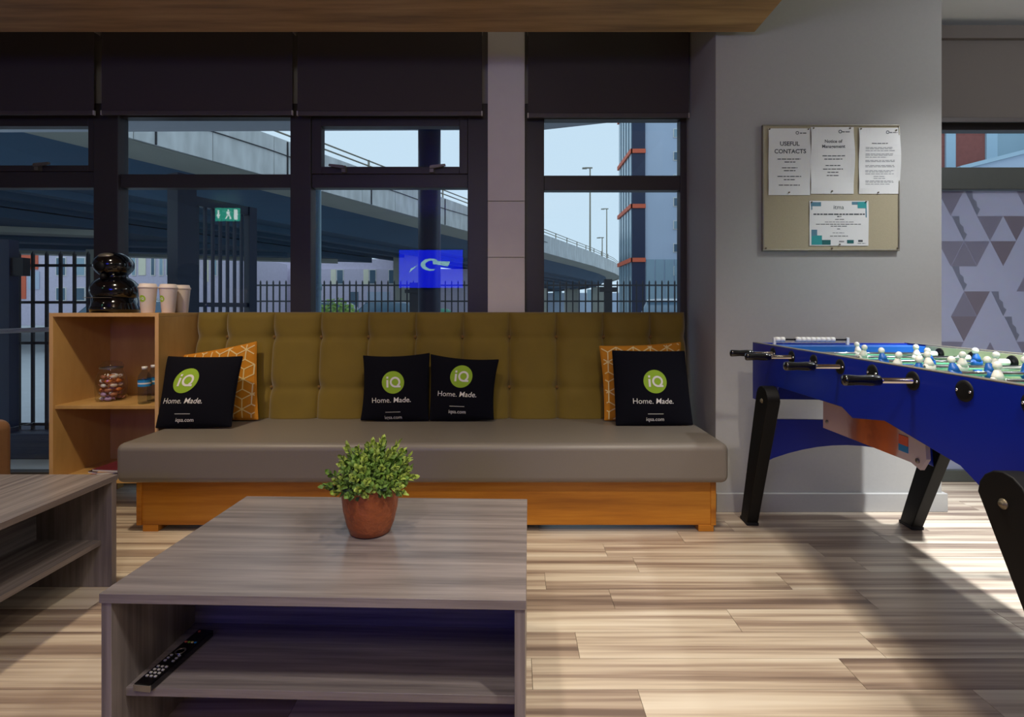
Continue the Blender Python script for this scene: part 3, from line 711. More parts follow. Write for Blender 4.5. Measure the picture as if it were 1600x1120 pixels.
# remote control on the shelf
rc = thing('remote_control', 'slim black remote control lying on the shelf of the front coffee table', 'remote control', (*PX(268, 1045, 1.30)[:2], 0.183), 0)
a_ = PX(224, 1085, 1.205); b_ = PX(325, 988, 1.415)
rc.location = ((a_[0]+b_[0])/2, (a_[1]+b_[1])/2-0.006, 0.183)
rc.rotation_euler = (0, 0, math.atan2(b_[1]-a_[1], b_[0]-a_[0])-math.pi/2)
rl = 0.105
part('remote_body', rc, M['gloss'], (-0.022, 0.022, -rl, rl, 0, 0.018), 0.003)
part('end_strip', rc, M['alu'], (-0.0222, 0.0222, -rl-0.001, -rl+0.003, 0.001, 0.016), 0.001)
bm_ = MB().box(-0.003, 0.003, -0.002, 0.002, 0, 0.0025).mesh('key', M['clip'])
for r in range(4):
    for c in range(3): inst(bm_, 'key', rc, (-0.011+0.011*c, -0.078+0.011*r, 0.0175))
for r in range(3):
    for c in (-1, 1): inst(bm_, 'key', rc, (0.011*c, -0.024+0.010*r, 0.0175))
MB().lathe([(0.013, 0.018), (0.013, 0.020), (0.009, 0.020), (0.009, 0.018)], (0, 0.012, 0), 20).build('ring_key', M['chrome'], rc, True)
MB().lathe([(0.003, 0.018), (0.003, 0.020)], (-0.011, 0.092, 0), 10).build('power_key', M['orange'], rc)
for c in range(4): part('colour_key', rc, [M['orange'], M['green'], M['cream'], M['lblue']][c], (-0.017+0.009*c, -0.011+0.009*c, 0.046, 0.050, 0.017, 0.0195))
# potted plant
px_, pY = PX(579, 0, 1.50)[0], 1.50
pl = thing('potted_plant', 'small bushy green plant in a hammered copper coloured pot', 'potted plant', (px_, pY, TH))
MB().lathe([(0, 0), (0.05, 0), (0.058, 0.004), (0.068, 0.03), (0.077, 0.07), (0.0815, 0.11), (0.083, 0.142), (0.0835, 0.148), (0.080, 0.148), (0.078, 0.14), (0.074, 0.10), (0.0, 0.10)], (0, 0, 0), 40, 0, 'z', False).build('pot', M['copper'], pl, True)
MB().lathe([(0, 0.128), (0.04, 0.127), (0.0775, 0.12)], (0, 0, 0), 24, 0, 'z', False).build('soil', M['soil'], pl, True)
def sprig(seed, mi):
    r = random.Random(seed); b = MB(); b.tube([(0, 0, 0), (0.003, 0.002, 0.04), (0, 0, 0.085)], 0.0012, 5, 2)
    for k in range(13):
        z = 0.025+0.06*k/12; t = k*2.4+r.uniform(-.3, .3); L = 0.023-0.009*k/12+r.uniform(-.002, .002); w = L*0.44; el = 0.25+0.9*k/12
        d = Vector((math.cos(t)*math.cos(el), math.sin(t)*math.cos(el), math.sin(el))); s = Vector((-math.sin(t), math.cos(t), 0)); u = d.cross(s)
        o = Vector((0, 0, z))
        P = [o, o+d*L*.35-s*w+u*-.002, o+d*L*.75-s*w*.75, o+d*L*1.1, o+d*L*.75+s*w*.75, o+d*L*.35+s*w+u*-.002, o+d*L*.5+u*0.003]
        b.add(P, [(0, 1, 6), (1, 2, 6), (2, 3, 6), (3, 4, 6), (4, 5, 6), (5, 0, 6)], 0 if (k > 7 or r.random() < .3) else 1)
    return b.mesh('sprig', [M['leaf1'], M['leaf2'], M['leaf3']] if mi < 2 else [M['leaf2'], M['leaf3'], M['leaf3']])
SPR = [sprig(i, i % 3) for i in range(6)]
rp_ = random.Random(11); NSP = 95
for i in range(NSP):
    f = (i+0.5)/NSP; el = math.acos(1-f*1.18); az = i*2.39996
    R = 0.112*(1+0.24*rp_.uniform(-1, 1))
    tip = Vector((math.sin(el)*math.cos(az)*R*1.08, math.sin(el)*math.sin(az)*R*0.95, max(-0.012, math.cos(el)*R*1.02)))+Vector((0.006, 0, 0.150))
    root_ = Vector((math.cos(az)*0.03*min(1, el), math.sin(az)*0.03*min(1, el), 0.130))
    d = tip-root_; sc_ = d.length/0.1; k = rp_.uniform(0.9, 1.1)
    # short sprigs start part-way out so the crown stays dense
    q = d.to_track_quat('Z', 'Y')
    st = root_+d*(0.22 if i % 2 else 0.0)
    s_ = (tip-st).length/0.098
    inst(SPR[i % 6], 'sprig', pl, st, (q @ Matrix.Rotation(rp_.uniform(0, 6), 3, 'Z').to_quaternion()).to_euler(), (1.15, 1.15, s_))

# ================================================================== ARMCHAIR AT THE LEFT EDGE
ac = thing('armchair', 'brown leather armchair barely showing at the left edge', 'armchair', (-2.825, 2.07, 0))
for s in (-1, 1): part('arm', ac, M['brownl'], (s*0.33-0.10, s*0.33+0.10, -0.36, 0.34, 0.09, 0.555), 0.05, segs=5)
part('seat', ac, M['brownl'], (-0.235, 0.235, -0.36, 0.25, 0.12, 0.42), 0.04, segs=4)
part('backrest', ac, M['brownl'], (-0.42, 0.42, 0.24, 0.40, 0.09, 0.56), 0.05, segs=5)
for s in (-1, 1):
    for q in (-0.3, 0.32): part('leg', ac, M['matblack'], (s*0.34-0.025, s*0.34+0.025, q-0.025, q+0.025, 0, 0.095), 0.003)

# ================================================================== PINBOARD AND NOTICES
nb = thing('pinboard', 'hessian pinboard with thin metal frame on the grey wall', 'pinboard', (0, PYF, 0))
def wp(px, py): q = PX(px, py, PYF-0.012); return q[0], q[2]
x0, z1 = wp(1191, 195); x1, z0 = wp(1405, 392)
part('board_face', nb, M['board'], (x0+0.006, x1-0.006, -0.014, -0.001, z0+0.006, z1-0.006))
for (a, b, c, d) in ((x0, x1, z1-0.008, z1), (x0, x1, z0, z0+0.008), (x0, x0+0.008, z0+0.008, z1-0.008), (x1-0.008, x1, z0+0.008, z1-0.008)):
    part('frame_strip', nb, M['alu'], (a, b, -0.018, -0.001, c, d), 0.002)
for (a, b) in ((1196, 388), (1401, 388), (1299, 388)):
    q = wp(a, b); MB().lathe([(0.004, -0.021), (0.005, -0.018)], (q[0], 0, q[1]), 10, 0, 'y').build('corner_screw', M['brass'], nb)
pin_me = MB().lathe([(0.0, -0.006), (0.0035, -0.005), (0.004, 0.0)], (0, 0, 0), 10, 0, 'y', False).mesh('pin', M['brass'], True)
def notice(label, px0, py0, px1, py1, curl, lines, pins, mat='paper', rot=0.0):
    (a, zt), (b, zb_) = wp(px0, py0), wp(px1, py1)
    w, h = b-a, zt-zb_
    t = thing('notice_sheet', label, 'notice', ((a+b)/2, PYF-0.0155, (zt+zb_)/2)); t.rotation_euler = (0, rot, 0)
    N = 12; V = []; Fc = []
    def yo(u, v): return -0.0006-curl*(0.5+0.5*math.sin(3.1*v+1.2*u))*(abs(u)**2)*(1-abs(v)**3)*0.012
    for s in (0, 1):
        for j in range(N+1):
            for i in range(N+1):
                u, v = 2*i/N-1, 2*j/N-1; V.append((u*w/2, yo(u, v)-s*0.0004, v*h/2))
    K = (N+1)**2
    for j in range(N):
        for i in range(N):
            q = (j*(N+1)+i, j*(N+1)+i+1, (j+1)*(N+1)+i+1, (j+1)*(N+1)+i); Fc.append(q[::-1]); Fc.append(tuple(k+K for k in q))
    MB().add(V, Fc).build('sheet', M[mat], t)
    def onz(x, z): return (x, yo(2*x/w, 2*z/h)-0.0009, z)
    for L in lines:
        if L[0] == 't':          # text: str, px, py(baseline), size px, bold
            q = wp(L[2], L[3]); ox, oz = q[0]-t.location.x, q[1]-t.location.z
            v2, f2 = text_geo(L[1], L[4]*(PYF-0.012)/F, L[5]); MB().add([onz(ox+p[0], oz+p[1]) for p in v2], f2).build('heading', M[L[6] if len(L) > 6 else 'ink'], t)
        elif L[0] == 'l':        # unreadable print line broken into word-like dashes
            rz_ = random.Random(int(L[1]*7+L[3])); q0 = wp(L[1], L[3]); q1 = wp(L[2], L[3]); hh = L[4]*(PYF)/F/2
            x = q0[0]-t.location.x; xe = q1[0]-t.location.x; z = q0[1]-t.location.z; g = MB()
            while x < xe:
                e = min(xe, x+rz_.uniform(0.012, 0.028)); g.add([onz(x, z-hh), onz(e, z-hh), onz(e, z+hh), onz(x, z+hh)], [(0, 1, 2, 3)]); x = e+0.0035
            g.build('print_line', M[L[5]], t)
        elif L[0] == 'b':        # colour block
            q0 = wp(L[1], L[2]); q1 = wp(L[3], L[4]); tx, tz = t.location.x, t.location.z
            X0, X1, Z1, Z0 = q0[0]-tx, q1[0]-tx, q0[1]-tz, q1[1]-tz; off = -0.0004 if len(L) > 6 else 0
            o = MB().add([(onz(X0, Z0)[0], onz(X0, Z0)[1]+off, Z0), (X1, onz(X1, Z0)[1]+off, Z0), (X1, onz(X1, Z1)[1]+off, Z1), (X0, onz(X0, Z1)[1]+off, Z1)], [(0, 1, 2, 3)]).build('colour_block', M[L[5]], t)
        elif L[0] == 'o':        # ring logo
            q = wp(L[1], L[2]); ox, oz = q[0]-t.location.x, q[1]-t.location.z; r = L[3]*PYF/F; g = []
            for k in range(18): a_2 = 2*math.pi*k/18; g += [onz(ox+r*math.cos(a_2), oz+r*math.sin(a_2)), onz(ox+.62*r*math.cos(a_2), oz+.62*r*math.sin(a_2))]
            MB().add(g, [(2*k, 2*k+1, (2*k+3) % 36, (2*k+2) % 36) for k in range(18)]).build('ring_logo', M['ink'], t)
    for (pxx, pyy) in pins:
        q = wp(pxx, pyy); p = onz(q[0]-t.location.x, q[1]-t.location.z); inst(pin_me, 'pin', t, p)
notice('white notice headed USEFUL CONTACTS, leftmost sheet on the pinboard', 1200, 201, 1265, 305, 0.6,
       [('o', 1245, 208, 2.6), ('l', 1249, 1259, 208.5, 1.6, 'ink'), ('t', 'USEFUL', 1233, 228, 9.2, 0.02), ('t', 'CONTACTS', 1233.5, 240, 9.2, 0.02)] +
       [('l', a, b, y, 1.3, 'ink') for a, b, y in ((1214, 1250, 249), (1225, 1242, 253.5), (1221, 1245, 262.5), (1224, 1242, 267), (1214, 1251, 276), (1224, 1242, 281), (1216, 1249, 289.5))],
       [(1201.5, 202.5), (1262, 202.5), (1232, 301)])
notice('white notice headed Notice of Management, middle sheet of the top row', 1266, 199, 1333, 303, 1.0,
       [('o', 1312, 206, 2.8), ('l', 1315, 1327, 206.5, 1.4, 'ink'), ('t', 'Notice of', 1301, 223.5, 7, 0.02), ('t', 'Management', 1301, 231.5, 7, 0.02)] +
       [('l', a, b, y, 1.3, 'ink') for a, b, y in ((1284, 1319, 244), (1287, 1315, 249), (1289, 1312, 259), (1285, 1316, 264.5), (1292, 1309, 269.5), (1291, 1310, 274.5))],
       [(1270, 201), (1327, 201), (1299, 299)])
notice('white notice of small print, right sheet of the top row', 1341, 200, 1405, 303, 0.8,
       [('o', 1386, 207, 2.6), ('l', 1389, 1401, 207.5, 1.2, 'ink'), ('l', 1361, 1386, 224.5, 1.2, 'ink')] +
       [('l', 1351, 1351+w_, y, 0.9, 'inkl') for y, w_ in ((231, 42), (233, 42), (236, 45), (241, 43), (243, 42), (246, 33), (251, 45), (253, 45), (259, 44), (261, 45), (267, 45), (269, 40), (272, 44), (283, 43), (285, 44), (288, 38))] + [('l', 1364, 1382, y, 0.9, 'inkl') for y in (276, 279)],
       [(1344, 202), (1399, 204), (1371, 301)])
notice('landscape certificate with teal corner blocks pinned below the notices', 1264, 314, 1356, 384, 0.2,
       [('b', 1266, 316, 1282, 322.5, 'slate'), ('b', 1266.5, 322.5, 1268.2, 328, 'slate'), ('b', 1330, 315.5, 1352, 320, 'slate'), ('b', 1339, 315.5, 1353, 325.5, 'teal', 1), ('b', 1351.2, 325.5, 1353, 340, 'slate'),
        ('b', 1267, 359, 1276, 369, 'slate'), ('b', 1267, 368, 1283.5, 382.5, 'teal'), ('b', 1283.5, 375, 1297, 382.5, 'teald'), ('b', 1322.5, 375, 1333, 380.5, 'teald'), ('b', 1340, 375, 1347, 378, 'ink'), ('l', 1339, 1352, 380.3, 0.7, 'ink'), ('b', 1310, 376.5, 1318, 378.5, 'inkl'),
        ('t', 'itma', 1309.5, 327, 9.5, 0.0, 'ink'), ('l', 1270, 1350, 335, 2.0, 'ink'), ('l', 1307, 1313.5, 338.5, 1.6, 'ink'), ('l', 1304, 1318, 343, 1.0, 'ink'), ('l', 1288, 1333, 347, 1.0, 'inkl'), ('l', 1274, 1344, 350.5, 1.0, 'ink'), ('l', 1297, 1323, 353.5, 1.0, 'ink'), ('l', 1307, 1312, 358, 1.0, 'ink'), ('l', 1300, 1318, 364, 1.0, 'inkl'), ('l', 1296, 1324, 369, 1.0, 'ink')],
       [(1267, 316), (1352, 315.5), (1311, 382)])

# ================================================================== FOOTBALL TABLE
FW, FL = 0.73, 1.68; ZR = 0.9175; th_ = math.radians(-3.6)
ax_ = Vector((-math.sin(th_), math.cos(th_))); rx_ = Vector((math.cos(th_), math.sin(th_)))
far_left = Vector((1.159, 2.50)); ctr = far_left-ax_*(FL/2)+rx_*(FW/2)
ft = thing('table_football', 'blue football table with black legs beside the pinboard wall', 'football table', (ctr.x, ctr.y, 0), th_)
hx, hy = FW/2, FL/2
def ly(Y): return (Y-ctr.y)/math.cos(th_)
prof = [(hy, ZR), (hy, 0.645), (ly(2.29), 0.645), (ly(2.24), 0.742), (ly(1.72), 0.747), (ly(1.66), 0.722), (ly(1.50), 0.748), (ly(1.22), 0.70), (ly(1.12), 0.645), (-hy, 0.645), (-hy, ZR)]
for s in (-1, 1):
    sp_ = MB().prism(prof, 'x', s*hx-(0.022 if s > 0 else 0), s*hx+(0.022 if s < 0 else 0)).build('side_panel', M['blue'], ft, bevel=0.002)
    part('inner_lining', ft, M['creamw'], (s*(hx-0.024)-0.002, s*(hx-0.024)+0.002, -hy+0.14, hy-0.145, 0.80, ZR-0.002))
    part('rim_trim', ft, M['alu'], (s*(hx-0.011)-0.011, s*(hx-0.011)+0.011, -hy, hy, ZR, ZR+0.003), 0.001)
for s in (-1, 1):
    part('end_panel', ft, M['blue'], (-hx+0.022, hx-0.022, s*hy-(0.022 if s > 0 else 0), s*hy+(0.022 if s < 0 else 0), 0.645, ZR), 0.002)
    part('end_deck', ft, M['blue2'], (-hx+0.024, hx-0.026, (hy-0.145) if s > 0 else -hy+0.022, (hy-0.022) if s > 0 else -hy+0.14, 0.80, ZR-0.006), 0.002)
pf = part('playing_field', ft, M['pitch'], (-hx+0.022, hx-0.022, -hy+0.02, hy-0.02, 0.785, 0.80))
for (a, b, c, d) in ((-0.3, 0.3, -0.004, 0.004), (-0.3, -0.292, -0.66, 0.66), (0.292, 0.3, -0.66, 0.66), (-0.15, 0.15, 0.4, 0.408), (-0.15, 0.15, -0.408, -0.4)): part('pitch_line', pf, M['wplas'], (a, b, c, d, 0.80, 0.801))
part('floor_board', ft, M['matblack'], (-hx+0.022, hx-0.022, -hy+0.022, hy-0.022, 0.755, 0.785))
# printed panel under the body
m, n, l, p = new_mat('printed_side_panel')
tc = n.new('ShaderNodeTexCoord'); sx_ = n.new('ShaderNodeSeparateXYZ'); nz = n.new('ShaderNodeTexNoise'); nz.inputs['Scale'].default_value = 9; nz.inputs['Detail'].default_value = 2; nz.inputs['Distortion'].default_value = 1.5
ad = n.new('ShaderNodeMath'); ad.operation = 'MULTIPLY_ADD'; ad.inputs[1].default_value = 0.10
cr = n.new('ShaderNodeValToRGB'); mr = n.new('ShaderNodeMapRange'); mr.inputs['From Min'].default_value = -0.26; mr.inputs['From Max'].default_value = 0.36
l.new(tc.outputs['Object'], sx_.inputs[0]); l.new(sx_.outputs['Y'], ad.inputs[2]); l.new(tc.outputs['Object'], nz.inputs['Vector']); l.new(nz.outputs['Fac'], ad.inputs[0])
l.new(ad.outputs[0], mr.inputs[0]); l.new(mr.outputs[0], cr.inputs[0])
e = cr.color_ramp.elements; cr.color_ramp.interpolation = 'B_SPLINE'
e[0].position = 0.0; e[0].color = sr(205, 196, 196); e[1].position = 1.0; e[1].color = sr(190, 164, 160)
for pos, c in ((0.22, sr(214, 200, 196)), (0.26, sr(196, 96, 40)), (0.36, sr(220, 112, 48)), (0.46, sr(150, 64, 24)), (0.52, sr(226, 124, 60)), (0.60, sr(120, 52, 26)), (0.66, sr(206, 180, 178))):
    q = e.new(pos); q.color = c
l.new(cr.outputs[0], p.inputs['Base Color']); p.inputs['Roughness'].default_value = 0.3
gp = thing('tmp', 'x y z w', 'x'); bpy.data.objects.remove(gp)
ya, yb = ly(1.97), ly(1.44); ym = (ya+yb)/2
gpo = MB().prism([(ya-ym, 0.62), (ya-ym, 0.78), (yb-ym, 0.78), (yb-ym-0.012, 0.655), (yb-ym+0.012, 0.618), (yb-ym+0.05, 0.629)], 'x', -0.006, 0.006).build('printed_panel', m, ft, loc=(-hx+0.075, ym, 0.0))
part('flag_patch', gpo, M['orange'], (-0.008, -0.006, -0.205, -0.165, 0.672, 0.70)); part('flag_patch', gpo, M['lblue'], (-0.008, -0.006, -0.205, -0.165, 0.652, 0.672))
for (yy, zz) in ((0.235, 0.650), (-0.245, 0.642)): MB().lathe([(0.002, -0.012), (0.007, -0.010), (0.007, -0.006)], (0, yy, zz), 12, 0, 'x', False).build('bolt', M['steel'], gpo, True)
# legs
def leg(s, e_):
    zt, zp = 0.735, 0.68; dxn = 0.05 if e_ > 0 else 0.0
    y_p = e_*0.60; tn = 0.50
    out = []
    w0, w1 = 0.062, 0.042
    def cpt(z): return y_p+e_*(zp-z)*tn
    pts = []
    for k in range(9):
        a = math.pi*k/8; pts.append((cpt(zp)+w0*math.cos(a), zp+w0*math.sin(a)))
    poly = [(cpt(0)-e_*0+w1, 0.0)]+pts+[(cpt(0)-w1, 0.0)]
    xi = s*hx; xo = s*(hx+0.055); b = MB(); nn = len(poly)
    V = []
    for xx in (xi, xo):
        for (yy, zz) in poly: V.append((xx+dxn*(1-min(1, zz/zp)), yy, zz+ (0.012 if zz == 0 else 0)))
    b.add(V, [tuple(range(nn)), tuple(range(nn, 2*nn))[::-1]]+[(i, nn+i, nn+(i+1) % nn, (i+1) % nn) for i in range(nn)])
    lo = b.build('leg', M['matblack'], ft, bevel=0.004)
    fy = cpt(0.0); MB().box(min(xi, xo)+dxn-0.002, max(xi, xo)+dxn+0.002, fy-0.047, fy+0.047, 0, 0.016).build('rubber_foot', M['tyre'], lo, bevel=0.003)
    for (yy, zz) in ((cpt(zp)-0.004, zp-0.004),):
        MB().lathe([(0.011, 0), (0.011, s*0.002), (0.007, s*0.003), (0.006, s*0.007), (0.002, s*0.008)], (xo+dxn*(1-zz/zp), yy, zz), 14, 0, 'x').build('bolt', M['brass'], lo, True)
for s in (-1, 1):
    for e_ in (-1, 1): leg(s, e_)
for e_ in (-1, 1):
    yb_ = e_*0.725; pr = [(-hx-0.02, 0.355)]+[(-hx-0.02+(FW+0.06)*k/12, 0.355+0.10*math.sin(math.pi*k/12)**0.8) for k in range(1, 12)]+[(hx+0.04, 0.355), (hx+0.04, 0.57), (-hx-0.02, 0.57)]
    MB().prism(pr, 'y', yb_-0.009, yb_+0.009).build('leg_brace', M['blue2' if False else 'blue'], ft, bevel=0.002)
# rods
ZROD = 0.884; rods = [2.25-0.174*i for i in range(8)]
handed = {0: 1, 1: 1, 2: 0, 3: 1, 4: 0, 5: 1, 6: 0, 7: 0}
nplay = {0: 1, 1: 2, 2: 3, 3: 5, 4: 5, 5: 3, 6: 2, 7: 1}
spacing = {1: 0, 2: 0.21, 3: 0.165, 5: 0.105}
fig = (MB().box(-0.011, 0.011, -0.0095, 0.0095, -0.074, -0.058).prism([(-0.008, -0.062), (0.008, -0.062), (0.013, -0.014), (-0.013, -0.014)], 'y', -0.007, 0.007)
       .ball((0, 0, -0.002), (0.0205, 0.015, 0.019), 14).lathe([(0.016, 0.004), (0.0125, 0.018), (0.0085, 0.028), (0.006, 0.034)], (0, 0, 0), 12, 0)
       .ball((0, 0, 0.042), (0.0105, 0.011, 0.0125), 12, 1))
figW = fig.mesh('player_figure', [M['wplas'], M['wplas']], True); figB = fig.mesh('player_figure', [M['bplas'], M['wplas']], True)
bush = MB().lathe([(0.0, 0.004), (0.018, 0.004), (0.0255, 0.003), (0.0265, 0.0)], (0, 0, 0), 22, 0, 'x', False).mesh('bushing', M['matblack'], True)
scr = MB().lathe([(0.0, 0.006), (0.003, 0.0055), (0.0035, 0.003)], (0, 0, 0), 8, 0, 'x', False).mesh('screw', M['chrome'], True)
slide = {0: 0.0, 1: 0.02, 2: 0.05, 3: 0.03, 4: -0.02, 5: 0.02, 6: 0.03, 7: 0.0}
for i, Yr in enumerate(rods):
    yy = ly(Yr); hd_ = handed[i]
    sgn = -1 if hd_ else 1; ext = 0.085; near_out = 0.03
    xh = sgn*(hx+ext); xe = -sgn*(hx+0.002)
    rod = MB().lathe([(0.0, min(xh, xe)), (0.0078, min(xh, xe)), (0.0078, max(xh, xe)), (0.0, max(xh, xe))], (0, 0, 0), 12, 0, 'x', False).build('rod', M['chrome'], ft, True, loc=(0, yy, ZROD))
    gl = 0.105; a = sgn*(hx+ext); prf = [(0.0, 0.0), (0.009, 0.0), (0.0145, 0.006), (0.0155, 0.03), (0.0135, 0.06), (0.0155, 0.095), (0.014, gl-0.004), (0.0, gl)]
    MB().lathe([(r, sgn*h) for r, h in prf], (a-sgn*0.002, 0, 0), 16, 0, 'x', False).build('grip', M['gloss'], rod, True)
    for s in (-1, 1):
        inst(bush, 'bushing', rod, (s*hx, 0, 0), (0, 0, 0), (s, 1, 1)); inst(bush, 'bushing', rod, (s*(hx-0.026), 0, 0), (0, 0, 0), (-s, 1, 1))
        for q in (-1, 1): inst(scr, 'screw', rod, (s*hx, q*0.0195, 0), (0, 0, 0), (s, 1, 1))
        MB().lathe([(0.0, -0.018), (0.013, -0.018), (0.013, 0.018), (0.0, 0.018)], (s*(hx-0.06), 0, 0), 14, 0, 'x', False).build('stopper', M['wplas'], rod, True)
    k = nplay[i]
    for j in range(k):
        o = inst(figW if hd_ else figB, 'player_figure', rod, ((j-(k-1)/2)*spacing[k]+slide[i], 0, 0), (random.uniform(-0.35, 0.35), 0, 0))
# scorer
scx0, scx1 = (1253-CX)*2.47/F, (1355-CX)*2.47/F
sc_o = MB().lathe([(0.0, -0.17), (0.004, -0.17), (0.004, 0.17), (0.0, 0.17)], (0, 0, 0), 8, 0, 'x', False).build('score_counter', M['matblack'], ft, True, loc=(-0.115, hy-0.05, ZR+0.018))
bead = MB().lathe([(0.004, -0.0105), (0.012, -0.0105), (0.0125, 0), (0.012, 0.0105), (0.004, 0.0105)], (0, 0, 0), 14, 0, 'x', False).mesh('score_bead', M['wplas'], True)
for k in range(10): inst(bead, 'score_bead', sc_o, (-0.155+0.0225*k+(0.05 if k > 1 else 0), 0, 0))
for s in (-1, 1): part('post', sc_o, M['wplas'], (s*0.168-0.006, s*0.168+0.006, -0.006, 0.006, -0.024, 0.01), 0.001)

# ================================================================== TELEVISION AND EXIT SIGN (seen only as reflections in the glass)
tv = thing('television', 'blue television screen with pale logo, seen reflected in the window', 'television', (-1.40, YB, 1.75))
part('tv_case', tv, M['gloss'], (-0.55, 0.55, 0.02, 0.06, -0.335, 0.335), 0.004); part('wall_bracket', tv, M['matblack'], (-0.15, 0.15, 0, 0.03, -0.15, 0.15))
scn = part('screen', tv, emit('tv_blue_screen', (0.005, 0.012, 1.0, 1), 8.5), (-0.53, 0.53, 0.0605, 0.062, -0.315, 0.315))
lw = emit('tv_logo_glow', (0.45, 0.85, 0.9, 1), 7.0)
def arc2(c, r1, r2, a0, a1, n=20):
    v = []
    for k in range(n+1):
        t = math.radians(a0+(a1-a0)*k/n); w = math.sin(math.pi*k/n)**0.5; v += [(c[0]+r1*math.cos(t), 0.0635, c[1]+r1*math.sin(t)*.62), (c[0]+(r1+(r2-r1)*w)*math.cos(t), 0.0635, c[1]+(r1+(r2-r1)*w)*math.sin(t)*.62)]
    return v, [(2*k, 2*k+1, 2*k+3, 2*k+2) for k in range(n)]
v, f = arc2((-0.02, 0.05), 0.085, 0.14, -110, 130); v = [(-q[0]*1.0, q[1], q[2]) for q in v]
MB().add(v, f).add([(-0.17, 0.0635, 0.03), (-0.13, 0.0635, 0.06), (-0.235, 0.0635, 0.0), (-0.25, 0.0635, -0.05)], [(0, 1, 2, 3)]).add([(0.20, 0.0635, 0.03), (0.02, 0.0635, 0.06), (0.02, 0.0635, 0.10), (0.22, 0.0635, 0.09)], [(0, 1, 2, 3)]).build('screen_logo', lw, scn).scale = (1.45, 1, 1.35)
ex = thing('exit_sign', 'green running man exit sign, seen reflected in the left window', 'exit sign', (-3.98, -0.62, 2.54))
eg = emit('exit_sign_green', (0.03, 0.42, 0.26, 1), 8.0); ew = emit('exit_sign_white', (0.9, 1.0, 0.95, 1), 9.0)
part('sign_panel', ex, eg, (-0.17, 0.17, -0.006, 0.006, -0.24, -0.06), 0.001)
part('hanging_rail', ex, M['alu'], (-0.18, 0.18, -0.012, 0.012, -0.06, -0.045)); 
for s in (-1, 1): part('rod', ex, M['alu'], (s*0.14-0.004, s*0.14+0.004, -0.004, 0.004, -0.05, 0.002))
g = MB(); yq = 0.0075
def eq(pts): g.add([(p[0], yq, p[1]) for p in pts], [tuple(range(len(pts)))])
eq([(-0.13, -0.20), (-0.11, -0.20), (-0.11, -0.13), (-0.09, -0.13), (-0.12, -0.09), (-0.15, -0.13), (-0.13, -0.13)][::-1] and [(-0.135, -0.09), (-0.115, -0.09), (-0.115, -0.15), (-0.095, -0.15), (-0.125, -0.21), (-0.155, -0.15), (-0.135, -0.15)])
eq([(0.0, -0.08), (0.02, -0.08), (0.02, -0.10), (0.0, -0.10)]); eq([(-0.02, -0.11), (0.035, -0.105), (0.03, -0.16), (0.0, -0.16)]); eq([(0.0, -0.16), (0.02, -0.16), (-0.02, -0.215), (-0.04, -0.21)]); eq([(0.02, -0.16), (0.035, -0.16), (0.055, -0.21), (0.035, -0.215)])
eq([(0.09, -0.08), (0.14, -0.08), (0.14, -0.22), (0.09, -0.22)])
g.build('pictogram', ew, ex)

# ================================================================== OUTSIDE
struct(part('ground_outside', None, M['pave'], (-120, 140, 3.36, 200, -0.3, -0.08)), 'grey paved ground outside the windows', 'ground')
cn = MB().prism([(-12, 3.36), (5.5, 3.36), (5.5, 4.0), (1.14, 5.07), (0.3, 5.34), (-12, 5.5)], 'z', 2.95, 3.2)
struct(cn.build('canopy', M['soffit'], None), 'pale canopy overhang just outside above the windows', 'canopy')
sc1 = thing('steel_column', 'round navy steel column outside the middle window', 'column', (PX(671, 0, 4.9)[0], 4.9, -0.08))
MB().lathe([(0.107, 0), (0.107, 3.04)], (0, 0, 0), 28).build('shaft', M['navy'], sc1, True); MB().lathe([(0.16, 0), (0.16, 0.02)], (0, 0, 0), 20).build('base_plate', M['navy'], sc1)
dp = thing('downpipe', 'pale teal downpipe outside at the left of the middle window', 'downpipe', (PX(496, 0, 5.1)[0], 5.1, -0.08))
MB().lathe([(0.036, 0), (0.036, 3.04)], (0, 0, 0), 16).build('pipe', M['pipe'], dp, True)
for z in (0.55, 0.92, 1.35): MB().lathe([(0.043, z), (0.043, z+0.06)], (0, 0, 0), 16).build('collar', M['pipe'], dp, True)
# --- flyover
dirv = Vector((0.416, 0.909)).normalized(); P0 = Vector((-11.1, 14.6)); nrm2 = Vector((-dirv.y, dirv.x))
path = [P0+dirv*t for t in (-15, -8, 0, 8, 16, 24, 32, 40, 48)]
path += [Vector(q) for q in ((10.6, 62.5), (13.6, 70), (15.8, 77), (17.2, 84), (17.4, 92), (16.0, 100), (12.5, 108), (6.5, 116), (-2, 123), (-14, 130))]
fly = thing('flyover', 'concrete road flyover crossing outside behind the windows', 'flyover', (P0.x, P0.y, 0))
def norm_at(i):
    a = path[max(0, i-1)]; b = path[min(len(path)-1, i+1)]; d = (b-a).normalized(); return Vector((-d.y, d.x))
def sweep(sec):
    V, Fc = [], []; k = len(sec)
    for i, p in enumerate(path):
        nn = norm_at(i)
        for (s, z) in sec: q = p+nn*s-P0; V.append((q.x, q.y, z))
    for i in range(len(path)-1):
        for j in range(k): Fc.append((i*k+j, i*k+(j+1) % k, (i+1)*k+(j+1) % k, (i+1)*k+j))
    return MB().add(V, Fc)
ZP = 7.55
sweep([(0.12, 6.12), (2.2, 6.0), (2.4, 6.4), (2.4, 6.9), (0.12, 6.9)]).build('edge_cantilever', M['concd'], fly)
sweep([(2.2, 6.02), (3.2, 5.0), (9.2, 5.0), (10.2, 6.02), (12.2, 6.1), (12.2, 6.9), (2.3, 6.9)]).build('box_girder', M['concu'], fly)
for s_ in (4.4, 6.2, 8.0): sweep([(s_, 4.75), (s_+0.5, 4.75), (s_+0.5, 5.02), (s_, 5.02)]).build('girder_flange', M['concu'], fly)
